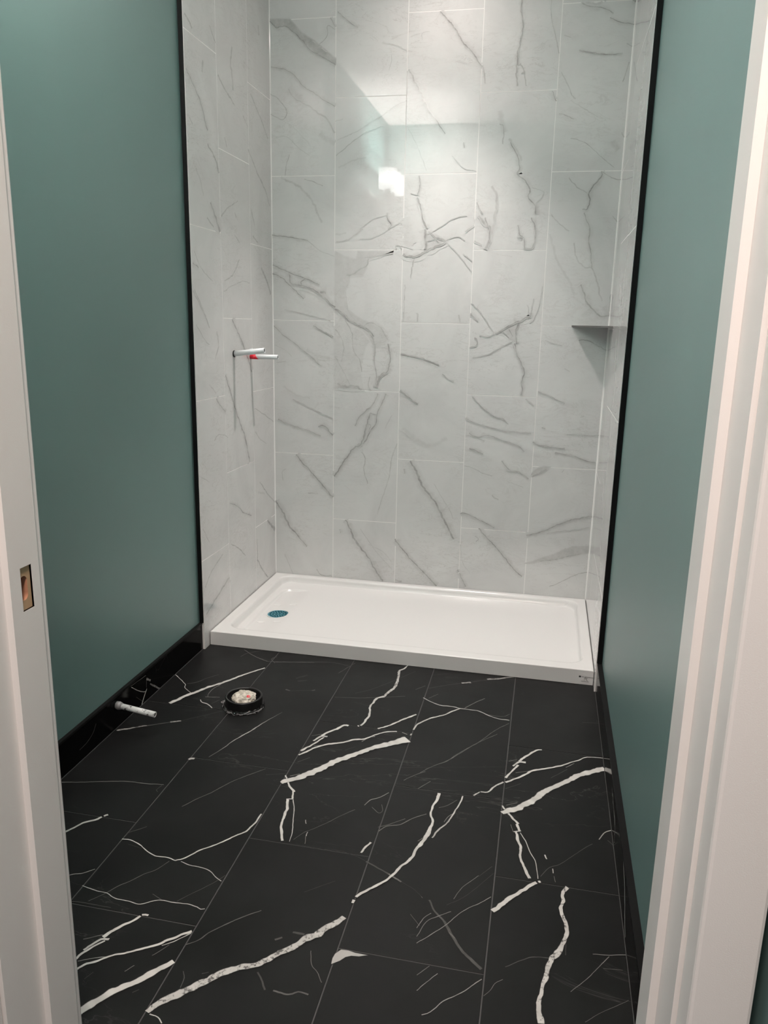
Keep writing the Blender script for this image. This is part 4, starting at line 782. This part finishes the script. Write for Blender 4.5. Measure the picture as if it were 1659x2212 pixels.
VEINS_BL = '''
0 0|-1369,93,1.2,0.70 -1313,52,1.2,0.70 -1277,34,1.2,0.70
0 0|-1273,43,1.8,0.70 -1295,21,2.3,0.70 -1314,-2,2.7,0.70
0 1|-1249,49,3.0,0.45 -1220,27,3.0,0.45 -1185,-1,3.1,0.45
0 1|-1272,77,3.7,0.45 -1244,61,3.7,0.45
0 0|-1275,92,0.8,0.35 -1373,99,0.8,0.35
0 0|-1272,74,1.3,0.25 -1275,48,1.3,0.25
0 0|-1577,75,1.5,0.20 -1596,55,1.4,0.20 -1631,41,1.2,0.20 -1669,39,1.1,0.20
0 0|-1342,46,0.6,0.20 -1293,1,0.6,0.20
'''
VEINS_BR = '''
0 0|-1555,76,4.3,0.50 -1625,65,4.2,0.50 -1682,56,5.3,0.50 -1710,18,5.8,0.50
0 0|-1884,104,4.7,0.70 -1900,89,4.3,0.70 -1934,77,4.2,0.70 -1960,58,4.5,0.70 -2000,24,4.3,0.70 -2019,13,4.2,0.70
'''

# ------------------------------------------------------------------ setting
ZC = 8.76*FT; YE = -2.7208*FT; YD = -8.546*FT; YH = -8.987*FT
GL, GR = -.062*FT, 4.926*FT          # painted wall faces
# floor: black marble tiles, long way towards the door
X = [-.03, .951, 1.943, 2.96, 3.951, 4.89]
cross = [(-4.185, -6.19), (-5.143, -7.155), (-4.16, -6.16), (-5.14, -7.12), (-4.18, -6.153)]
R = []
for i in range(5):
    a, b = cross[i]; ys = [-2.0, a, b] if a-b > 0 else []
    ys = [-2.0, a, b, b-2.0, b-4.0, b-6.0]
    ys = [-2.0]+[y for y in ys[1:]]
    for y0, y1 in zip(ys, ys[1:]): R.append((X[i]*FT, X[i+1]*FT, y1*FT, y0*FT))
for i in range(5):                       # hallway tiles beside the bathroom's
    pass
f = MB(); tiles(f, P_floor, R, 0, .0005, .001); veins(f, P_floor, VEINS_F, R, 0, soft=.3, step=.005, jit=.3)
f.box(-1.5, XR+1.2, -15*FT, .1, -.06, -.0014, 1)
tag(f.build('floor', [M['black'], M['grout_b']]), kind='structure')

# back wall
A0, ZE, ZO = .951, 2.1482, 1.1493
R = []
for c in range(5):
    u0 = 0 if c == 0 else A0+c-1; u1 = 4.8614 if c == 4 else A0+c
    z0 = ZE if c % 2 == 0 else ZO
    zz = [z0+2*k for k in range(-2, 6)]; zz = [0]+[z for z in zz if 0 < z < 8.76]+[8.76]
    for a, b in zip(zz, zz[1:]): R.append((u0*FT, u1*FT, a*FT, b*FT))
b = MB(); tiles(b, P_back, R); veins(b, P_back, VEINS_K, R, 0, soft=.6, step=.006, jit=1.3, dim=1.25)
b.box(-.35, XR+.35, .00035, .12, -.02, ZC+.02, 1)
for x, s in ((0, 1), (XR, -1)):          # silicone in the inner corners
    b.quad([(x, -.004, .05), (x+s*.004, 0, .05), (x+s*.004, 0, ZC), (x, -.004, ZC)], 2)
tag(b.build('wall_back', [M['marble'], M['grout_w'], M['caulk']]), kind='structure')

# tiled side walls of the shower
def side(name, P, cols, offs, sgn, text=None, x0=0):
    R = []
    for (y0, y1), z0 in zip(cols, offs):
        zz = [z0+2*k for k in range(-2, 6)]; zz = [0]+[z for z in zz if 0 < z < 8.76]+[8.76]
        for a, c in zip(zz, zz[1:]): R.append((y0*FT, y1*FT, a*FT, c*FT))
    q = MB(); tiles(q, P, R)
    if text: veins(q, P, text, R, 0, soft=.6, step=.006, jit=1.0, dim=1.2)
    xa, xb = sorted((x0-sgn*.00035, x0-sgn*.055*FT)); q.box(xa, xb, YE+.0006, .001, 0, ZC, 1)
    xa, xb = sorted((x0-sgn*.005, x0-sgn*.12)); q.box(xa, xb, YE+.012, .001, 0, ZC, 1)
    return tag(q.build(name, [M['marble'], M['grout_w']]), kind='structure')
side('wall_left_tiled', P_left, [(-.8555, 0), (-1.8555, -.8555), (-2.7208, -1.8555)], [1.1493, 2.1532, 1.1795], 1, VEINS_L, 0)
side('wall_right_tiled', P_right, [(-.88, 0), (-1.85, -.88), (-2.7208, -1.85)], [2.12, 3.15-2, 1.145], -1, None, XR)

# painted walls
q = MB(); q.box(GL-.12, GL, YH, YE+.0055, -.02, ZC+.02); tag(q.build('wall_left', [M['teal']]), kind='structure')
q = MB(); q.box(GR, GR+.12, -9.6*FT, YE+.0055, -.02, ZC+.02); tag(q.build('wall_right', [M['teal']]), kind='structure')
JL, JR = 1.967*FT, 4.647*FT; TOP = 6.78*FT
q = MB()
q.box(GL-.12, JL-.05, YH, YD, 0, ZC); q.box(JR+.05, GR-.0005, YH, YD, 0, ZC); q.box(JL-.05, JR+.05, YH, YD, TOP+.03, ZC)
tag(q.build('wall_door', [M['teal']]), kind='structure')
q = MB(); q.box(GR+.0005, GR+1.2, YH, YD, 0, ZC); tag(q.build('wall_hall', [M['teal']]), kind='structure')
q = MB(); q.box(-1.5, XR+1.5, -15*FT, .1, ZC, ZC+.1); tag(q.build('ceiling', [M['ceil']]), kind='structure')

# black trims at the edge of the tile
for nm, xa, xb in (('trim_1', -.0555*FT, -.006*FT), ('trim_2', 4.8674*FT, 4.9245*FT)):
    q = MB(); q.box(xa, xb, YE-.004, YE+.0005, .362*FT, ZC); tag(q.build(nm, [M['trimblack']], bevel=.0008), kind='structure')
# skirting of black tile with a black metal edge
for nm, xa, xb, inner, Pf, tx in (('baseboard_left', GL, -.028*FT, 1, lambda u, v, d: (-.028*FT+d, u, v), VEINS_BL),
                                  ('baseboard_right', 4.878*FT, GR, -1, lambda u, v, d: (4.878*FT-d, u, v), VEINS_BR)):
    q = MB(); y0, y1 = YD, YE-.001
    q.box(xa, xb, y0, y1, 0, .352*FT, 0)
    xf = xb if inner == 1 else xa
    xa2, xb2 = (xa, xb+.0015) if inner == 1 else (xa-.0015, xb)
    q.box(xa2, xb2, y0, y1, .338*FT, .362*FT, 1)
    q.box(min(xf, xf+inner*.0008), max(xf, xf+inner*.0008), y0, y1, 0, .0022, 2)
    veins(q, Pf, tx, [(y0, y1, 0, .36*FT)], 0, soft=.3, step=.005)
    tag(q.build(nm, [M['blackgloss'], M['trimblack'], M['grout_b']]), kind='structure')

# door frame
D = lambda d: -11.446*FT+d*FT
q = MB()
y0, y1, y2 = D(2.9), D(2.704), D(2.459)
MY0, MY1, MZ0, MZ1 = -8.672*FT, -8.598*FT, 2.896*FT, 3.09*FT
# hinge side
q.box(JR, JR+.05, y1, y0, 0, TOP); q.box(JR+.033*FT, JR+.05, y2, y1, 0, TOP)
# latch side, pieced round the mortise
q.box(JL-.033*FT-.04, JL-.033*FT, y2, y1, 0, TOP)
q.box(JL-.05, JL, y1, y0, 0, MZ0); q.box(JL-.05, JL, y1, y0, MZ1, TOP)
q.box(JL-.05, JL, y1, MY0, MZ0, MZ1); q.box(JL-.05, JL, MY1, y0, MZ0, MZ1)
# head
q.box(JL-.05, JR+.05, y1, y0, TOP, TOP+.03); q.box(JL-.05, JR+.05, y2, y1, TOP+.033*FT, TOP+.03)
dr = tag(q.build('door_1', [M['white']]), kind='structure')
# mortise for the strike plate
q = MB(); dx = JL-.0032
cy_, cz_ = (MY0*.62+MY1*.38), (MZ0+MZ1)/2; rw, rl = .0075, .0165
def stad(n=12):
    out = []
    for s in (1, -1):
        for i in range(n+1):
            a = math.pi*i/n if s == 1 else math.pi+math.pi*i/n
            out.append((cy_+rw*math.cos(a), cz_+s*(rl-rw)+rw*math.sin(a)))
    return out
st = stad(); bm = bmesh.new()
ov = [bm.verts.new((dx, y, z)) for y, z in ((MY0, MZ0), (MY1, MZ0), (MY1, MZ1), (MY0, MZ1))]
iv = [bm.verts.new((dx, y, z)) for y, z in st]
es = [bm.edges.new((ov[i], ov[(i+1) % 4])) for i in range(4)]+[bm.edges.new((iv[i], iv[(i+1) % len(iv)])) for i in range(len(iv))]
bmesh.ops.triangle_fill(bm, use_beauty=True, edges=es)
for fc in bm.faces: q.quad([tuple(v.co) for v in fc.verts], 0)
bm.free()
for i in range(len(st)):
    a, c = st[i], st[(i+1) % len(st)]
    q.quad([(dx, *a), (dx, *c), (dx-.022, *c), (dx-.022, *a)], 1)
q.quad([(dx-.022, *p) for p in st], 1)
for (a, c) in (((MY0, MZ0), (MY1, MZ0)), ((MY1, MZ0), (MY1, MZ1)), ((MY1, MZ1), (MY0, MZ1)), ((MY0, MZ1), (MY0, MZ0))):
    q.quad([(JL-.0004, *a), (JL-.0004, *c), (dx, *c), (dx, *a)], 0)
o = q.build('strike_mortise', [M['wood'], M['woodcut']], dr); o['label'] = 'bare pine mortise cut for the missing strike plate'
# casings
def casing(n, pieces):
    q = MB()
    for p in pieces: q.box(*p)
    return tag(q.build('trim_%d' % n, [M['white']], bevel=.004), kind='structure')
yh0, yh1 = D(2.302), y2
casing(3, [(4.695*FT, 4.888*FT, yh0, yh1-.0003, 0, TOP+.2*FT)])
casing(4, [(1.919*FT-.193*FT, 1.919*FT, yh0, yh1-.0003, 0, TOP+.2*FT)])
casing(5, [(1.919*FT, 4.695*FT, yh0, yh1-.0003, TOP+.03*FT, TOP+.2*FT)])
casing(6, [(JL-.2*FT, JL-.012*FT, YD+.0003, YD+.016, 0, TOP+.2*FT)])
casing(7, [(JR+.012*FT, JR+.2*FT, YD+.0003, YD+.016, 0, TOP+.2*FT)])
casing(8, [(JL-.012*FT, JR+.012*FT, YD+.0003, YD+.016, TOP+.012*FT, TOP+.2*FT)])

# ------------------------------------------------------------------ shower tray
HB = .1898*FT
bx0, bx1, by0, by1 = .010*FT, 4.856*FT, -2.564*FT, -.004*FT
def sm(t): t = np.clip(t, 0, 1); return t*t*(3-2*t)
def rr(x, y, a, b, c, e, r):
    px = np.abs(x-(a+b)/2)-(b-a)/2+r; py = np.abs(y-(c+e)/2)-(e-c)/2+r
    return -(np.minimum(np.maximum(px, py), 0)+np.hypot(np.maximum(px, 0), np.maximum(py, 0))-r)
DRX, DRY, DRR = .546, -1.455, .150
def trayz(x, y):        # feet
    s = rr(x, y, .165, 4.735, -2.39, -.10, .2)
    z = .1898-.104*sm((s+.004)/.036)
    z -= .004*sm(s/.5)
    s2 = rr(x, y, .285, 1.6, -2.23, -.42, .16)
    z -= .030*sm(s2/.035)*(1-sm((x-.40)/.36))
    for cx, cy in ((.41, -1.09), (.635, -1.05), (.405, -1.78), (.634, -1.757)):
        z -= .022*np.exp(-((x-cx)/.042)**4-((y-cy)/.011)**2)
    e = np.minimum(np.minimum(x-.010, 4.856-x), np.minimum(y+2.564, -.004-y))
    z -= .010*(1-np.sqrt(np.clip(1-(1-np.clip(e/.014, 0, 1))**2, 0, 1)))
    return z
st_ = .0042/FT
xs = np.concatenate([[.010, .0115, .0135, .017], np.arange(.024, 4.842, st_), [4.849, 4.8525, 4.8545, 4.856]])
ys = np.concatenate([[-2.564, -2.5625, -2.5605, -2.557], np.arange(-2.55, -.018, st_), [-.011, -.0075, -.0055, -.004]])
GX, GY = np.meshgrid(xs, ys, indexing='ij'); GZ = trayz(GX, GY)
nx, ny = len(xs), len(ys)
V = np.stack([GX*FT, GY*FT, GZ*FT], -1).reshape(-1, 3)
idx = np.arange(nx*ny).reshape(nx, ny)
fc = np.stack([idx[:-1, :-1], idx[1:, :-1], idx[1:, 1:], idx[:-1, 1:]], -1).reshape(-1, 4)
ctr = V[fc].mean(1)/FT; keep = np.hypot(ctr[:, 0]-DRX, ctr[:, 1]-DRY) > DRR*.97
fc = fc[keep]
ring = [(i, 0) for i in range(nx)]+[(nx-1, j) for j in range(1, ny)]+[(i, ny-1) for i in range(nx-2, -1, -1)]+[(0, j) for j in range(ny-2, 0, -1)]
top = [int(idx[i, j]) for i, j in ring]; nb = len(V)
low = [(V[t][0], V[t][1], .001) for t in top]
faces = [tuple(int(q) for q in r_) for r_ in fc]+[(top[i], nb+i, nb+(i+1) % len(top), top[(i+1) % len(top)]) for i in range(len(top))]
org = ((bx0+bx1)/2, (by0+by1)/2, 0)
me = bpy.data.meshes.new('basin'); me.from_pydata([(a-org[0], b_-org[1], c) for a, b_, c in [tuple(map(float, v)) for v in V]+low], [], faces); me.update()
tray = bpy.data.objects.new('shower_tray', None); COL.objects.link(tray); tray.location = org
tag(tray, 'low white acrylic shower tray filling the marble-tiled alcove', 'shower tray')
basin = link('basin', me, [M['acrylic']], tray, True)
for p in me.polygons[len(fc):]: p.use_smooth = False
basin['label'] = 'white acrylic basin with rounded recessed floor'
# drain
zt = float(trayz(np.array(DRX), np.array(DRY)))*FT; dc = (DRX*FT-org[0], DRY*FT-org[1], zt); rD = DRR*FT
q = MB(); lathe(q, [(rD*1.07, .0005), (rD*1.05, .0016), (rD*1.0, .0016), (rD*.99, -.003), (rD*.99, -.04), (.0005, -.04)], dc, 48)
q.m = [0 if i < 3*48 else 1 for i in range(len(q.f))]
dh = q.build('drain_collar', [M['acrylic'], M['darkhole']], tray, True); dh['label'] = 'white collar with dark drain well'
q = MB(); rings = [0, .11, .32, .40, .60, .67, .86, 1.0]; holes = {2-1: 6, 3: 12, 5: 18}
nseg = 72; zt_, zb_ = .0012, -.0015
def pp(r, a, z): return (dc[0]+rD*.985*r*math.cos(a), dc[1]+rD*.985*r*math.sin(a), dc[2]+z)
solid = {}
for ri in range(7):
    for s in range(nseg):
        hol = False
        if ri in holes:
            per = nseg/holes[ri]; ph = (s % per)/per; hol = ph < .66
        solid[ri, s] = not hol
for (ri, s), ok in solid.items():
    if not ok: continue
    a, c = 2*math.pi*s/nseg, 2*math.pi*(s+1)/nseg; r0, r1 = max(rings[ri], .002), rings[ri+1]
    q.quad([pp(r0, a, zt_), pp(r1, a, zt_), pp(r1, c, zt_), pp(r0, c, zt_)])
    for (nr, ns), e in (((ri-1, s), ((r0, a), (r0, c))), ((ri+1, s), ((r1, a), (r1, c))), ((ri, (s+1) % nseg), ((r0, c), (r1, c))), ((ri, (s-1) % nseg), ((r0, a), (r1, a)))):
        if not solid.get((nr, ns), False): q.quad([pp(*e[0], zt_), pp(*e[1], zt_), pp(*e[1], zb_), pp(*e[0], zb_)])
gr = q.build('drain_grate', [M['drain']], tray); gr['label'] = 'round teal drain grate with ring of slots'
# printed marks on the apron
q = MB(); yy = by0-.0002-org[1]
def rq(x0, x1, z0, z1, sk=0):
    q.quad([(x0*FT-org[0], yy, z0*FT), (x1*FT-org[0], yy, z0*FT), ((x1+sk)*FT-org[0], yy, z1*FT), ((x0+sk)*FT-org[0], yy, z1*FT)])
rq(4.690, 4.714, .090, .112)
random.seed(11)
x = 4.722
while x < 4.846:
    wd = random.choice([.006, .008, .009]); h = random.choice([.012, .010, .014])
    rq(x, x+.0022, .0935, .0935+h); rq(x+wd-.002, x+wd, .0935, .0935+h*.8)
    rq(x, x+wd, .0935 if random.random() < .5 else .1, .0955 if random.random() < .5 else .102)
    x += wd+.003
for a, b_, c, e in ((4.752, .078, 4.760, .088), (4.760, .086, 4.776, .090), (4.776, .080, 4.784, .088), (4.788, .083, 4.796, .088)): rq(a, c, b_, e)
for i in range(7): rq(4.766+i*.0035, 4.772+i*.0035, .078-i*.0045, .083-i*.0045)
for i in range(4): rq(4.750+i*.003, 4.754+i*.003, .056+i*.004, .060+i*.004)
x = 4.722
while x < 4.806:
    wd = random.choice([.006, .008]); rq(x, x+.0022, .038, .049); rq(x, x+wd, .038, .0405); rq(x+wd-.002, x+wd, .038, .046); x += wd+.003
mk = q.build('printed_mark', [M['ink']], tray); mk['label'] = 'small black printed maker marks at the right of the front'

# ------------------------------------------------------------------ corner shelf
q = MB(); zs = 4.158*FT; t = .007; a_, b_ = .5*FT, .80*FT
P3 = [(XR-.0003, -.0003), (XR-a_, -.0003), (XR-.0003, -b_)]
org2 = (XR, 0, zs)
q.quad([(x-XR, y, 0) for x, y in P3]); q.quad([(x-XR, y, -t) for x, y in P3])
for i in range(3):
    j = (i+1) % 3; q.quad([(P3[i][0]-XR, P3[i][1], 0), (P3[j][0]-XR, P3[j][1], 0), (P3[j][0]-XR, P3[j][1], -t), (P3[i][0]-XR, P3[i][1], -t)])
o = q.build('corner_shelf', [M['steel']]); o.location = org2
tag(o, 'thin triangular grey corner shelf on the right side of the shower', 'shelf')

# ------------------------------------------------------------------ pipe stubs
def pipe(name, p0, p1, r, label, red=None, group=None, material='pipe'):
    root = bpy.data.objects.new(name, None); COL.objects.link(root); root.location = p0
    tag(root, label, 'pipe', group)
    p0 = Vector(p0); e = Vector(p1)-p0
    q = MB(); tube(q, (0, 0, 0), e, r, ri=r*.72); pb = q.build('pipe_body', [M[material]], root, True)
    q2 = MB(); tube(q2, e*.93, e*.985, r*.715, n=16); q2.build('bore', [M['darkhole']], root)
    return root, e
r1, e = pipe('shower_pipe', (0, -1.533*FT, 3.699*FT), (.425*FT, -1.52*FT, 3.752*FT), .0110, 'white pipe stub with no red paint, nearer the camera on left shower wall')
q = MB(); tube(q, (.0005, 0, 0), (.004, 0, 0), .0135); o = q.build('pipe_collar', [M['darkhole']], r1)
q = MB(); tube(q, e*.52+Vector((0, 0, .009)), e*.60+Vector((0, 0, .0125)), .003, n=10); q.build('crimp', [M['pipe']], r1)
r2_, e = pipe('shower_pipe', (0, -.937*FT, 3.642*FT), (.405*FT, -.937*FT, 3.644*FT), .0100, 'white pipe stub with red paint at its root, by the shower corner')
q = MB(); tube(q, (.0005, 0, 0), (.030, 0, 0), .0108, rs=[(0, .0108), (1, .0108)])
for i, v in enumerate(q.v):       # ragged slanting end
    if v[0] > .02: q.v[i] = (v[0]-.6*v[2]*1.0, v[1], v[2])
o = q.build('red_mark', [M['red']], r2_, True); o['label'] = 'red paint on the pipe root'
r3, e = pipe('water_supply_pipe', (-.028*FT, -4.788*FT, .249*FT), (.405*FT, -4.80*FT, .203*FT), .0092, 'smeared white water pipe stub sticking out of black skirting', material='stub')
q = MB(); tube(q, (-.001, 0, 0), (.018, 0, -.0018), .0125, rs=[(0, .0125), (.5, .0135), (1, .010)]); o = q.build('pipe_sleeve', [M['shred']], r3, True); o['label'] = 'grey crimped sleeve at the wall'

# ------------------------------------------------------------------ toilet flange
fx, fy = 1.055*FT, -4.035*FT; Rf = .203*FT; hf = .125*FT
fl = bpy.data.objects.new('toilet_flange', None); COL.objects.link(fl); fl.location = (fx, fy, 0)
tag(fl, 'short black drain pipe ring standing up from the tile floor', 'pipe')
q = MB(); lathe(q, [(Rf*1.0, .0), (Rf*1.01, .012), (Rf, hf*.7), (Rf, hf-.002), (Rf*.985, hf), (Rf*.90, hf), (Rf*.885, hf-.002), (Rf*.87, .004), (.0005, .004)], (0, 0, 0), 56)
q.build('pipe_ring', [M['blackplastic']], fl, True)
def jit(i, r, z):
    n = noise.noise(Vector((math.cos(i*.112)*9, math.sin(i*.112)*9, z*200)))
    n2 = noise.noise(Vector((i*.9, 3, z*90)))
    return r*(1+.05*n+.03*n2), max(.0006, z*(1+1.2*n2))
q = MB(); lathe(q, [(Rf*1.02, .010), (Rf*1.06, .008), (Rf*1.10, .004), (Rf*1.12, .0008)], (0, 0, 0), 56, jit=jit)
o = q.build('plastic_film', [M['blackplastic']], fl, False); o['label'] = 'torn glossy black film round the foot'
q = MB()
random.seed(5)
for i in range(34):
    a = math.pi*(-.98+1.0*i/33)+random.uniform(-.04, .04)-.12; r = Rf*random.uniform(1.07, 1.15); L = random.uniform(.003, .010)
    c = Vector((r*math.cos(a), r*math.sin(a), random.uniform(.001, .006))); t = Vector((-math.sin(a), math.cos(a), random.uniform(-.3, .3)))
    tube(q, c-t*L, c+t*L, random.uniform(.0006, .0013), n=6)
for i in range(7):
    a = math.pi*1.02+random.uniform(-.12, .14); r = Rf*random.uniform(1.06, 1.22)
    c = Vector((r*math.cos(a), r*math.sin(a), random.uniform(.002, .016))); t = Vector((random.uniform(-1, 1), random.uniform(-1, 1), random.uniform(-.6, .6))).normalized()
    tube(q, c-t*.005, c+t*.006, .0015, n=6)
o = q.build('film_shreds', [M['shred']], fl); o['label'] = 'pale shreds of torn film'
# rag pushed into the ring
bm = bmesh.new(); bmesh.ops.create_icosphere(bm, subdivisions=5, radius=1)
rg = Rf*.66
for v in bm.verts:
    n = v.co.normalized()
    k = 1+.16*noise.noise(n*1.6)+.10*noise.noise(n*4+Vector((3, 1, 2)))+.05*noise.noise(n*11)
    v.co = Vector((n.x*rg*k*.98, n.y*rg*k*.98, n.z*.020*k*(1+.35*noise.noise(n*2.3+Vector((5, 5, 5))))))
    if v.co.z > 0: v.co.z *= 1.0-.35*max(0, n.x)
me = bpy.data.meshes.new('rag'); bm.to_mesh(me); bm.free()
rag_o = link('rag', me, [M['rag'], M['red']], None, True); rag_o.location = (fx+.004, fy-.003, .0310)
for p in me.polygons:
    c = p.center
    if (c-Vector((rg*.45, -rg*.30, .014))).length < .0065 and noise.noise(c*160) > -.1: p.material_index = 1
tag(rag_o, 'crumpled cream rag with a red spot stuffed in the black pipe ring', 'rag')

# ------------------------------------------------------------------ lights of the room
cl = bpy.data.objects.new('recessed_light', None); COL.objects.link(cl); cl.location = (2.5*FT, -1.10*FT, ZC)
tag(cl, 'round recessed ceiling light above the shower tray', 'light')
q = MB(); lathe(q, [(.085, 0), (.085, -.006), (.052, -.008), (.050, -.003)], (0, 0, 0), 40); q.build('trim_ring', [M['white']], cl, True)
q = MB(); lathe(q, [(.050, -.004), (.0005, -.004)], (0, 0, 0), 40); q.build('lens', [M['canlens']], cl)
vl = bpy.data.objects.new('vanity_light', None); COL.objects.link(vl); vl.location = (GL, -7.0*FT, 7.1*FT)
tag(vl, 'three-shade bathroom wall light mirrored in the glossy back tiles', 'light')
q = MB(); q.box(0, .018, -.26, .26, -.11, -.05); q.box(.018, .03, -.27, .27, -.09, -.07); q.build('backplate', [M['chrome']], vl, bevel=.003)
for i in (-1, 0, 1):
    y = i*.47*FT; xs_ = (.35+.062)*FT
    q = MB(); tube(q, (.03, y, -.08), (xs_, y, -.08), .007); tube(q, (xs_, y, -.085), (xs_, y, -.03), .021); q.build('arm', [M['chrome']], vl)
    q = MB(); lathe(q, [(.0005, -.030), (.045, -.030), (.056, -.026), (.060, -.018), (.061, .098), (.055, .098), (.052, .094)], (xs_, y, 0), 36)
    q.build('lamp_shade', [M['shade']], vl, True)
    q = MB(); lathe(q, [(.052, .090), (.0005, .090)], (xs_, y, 0), 24); q.build('bulb_opening', [M['bulb']], vl)
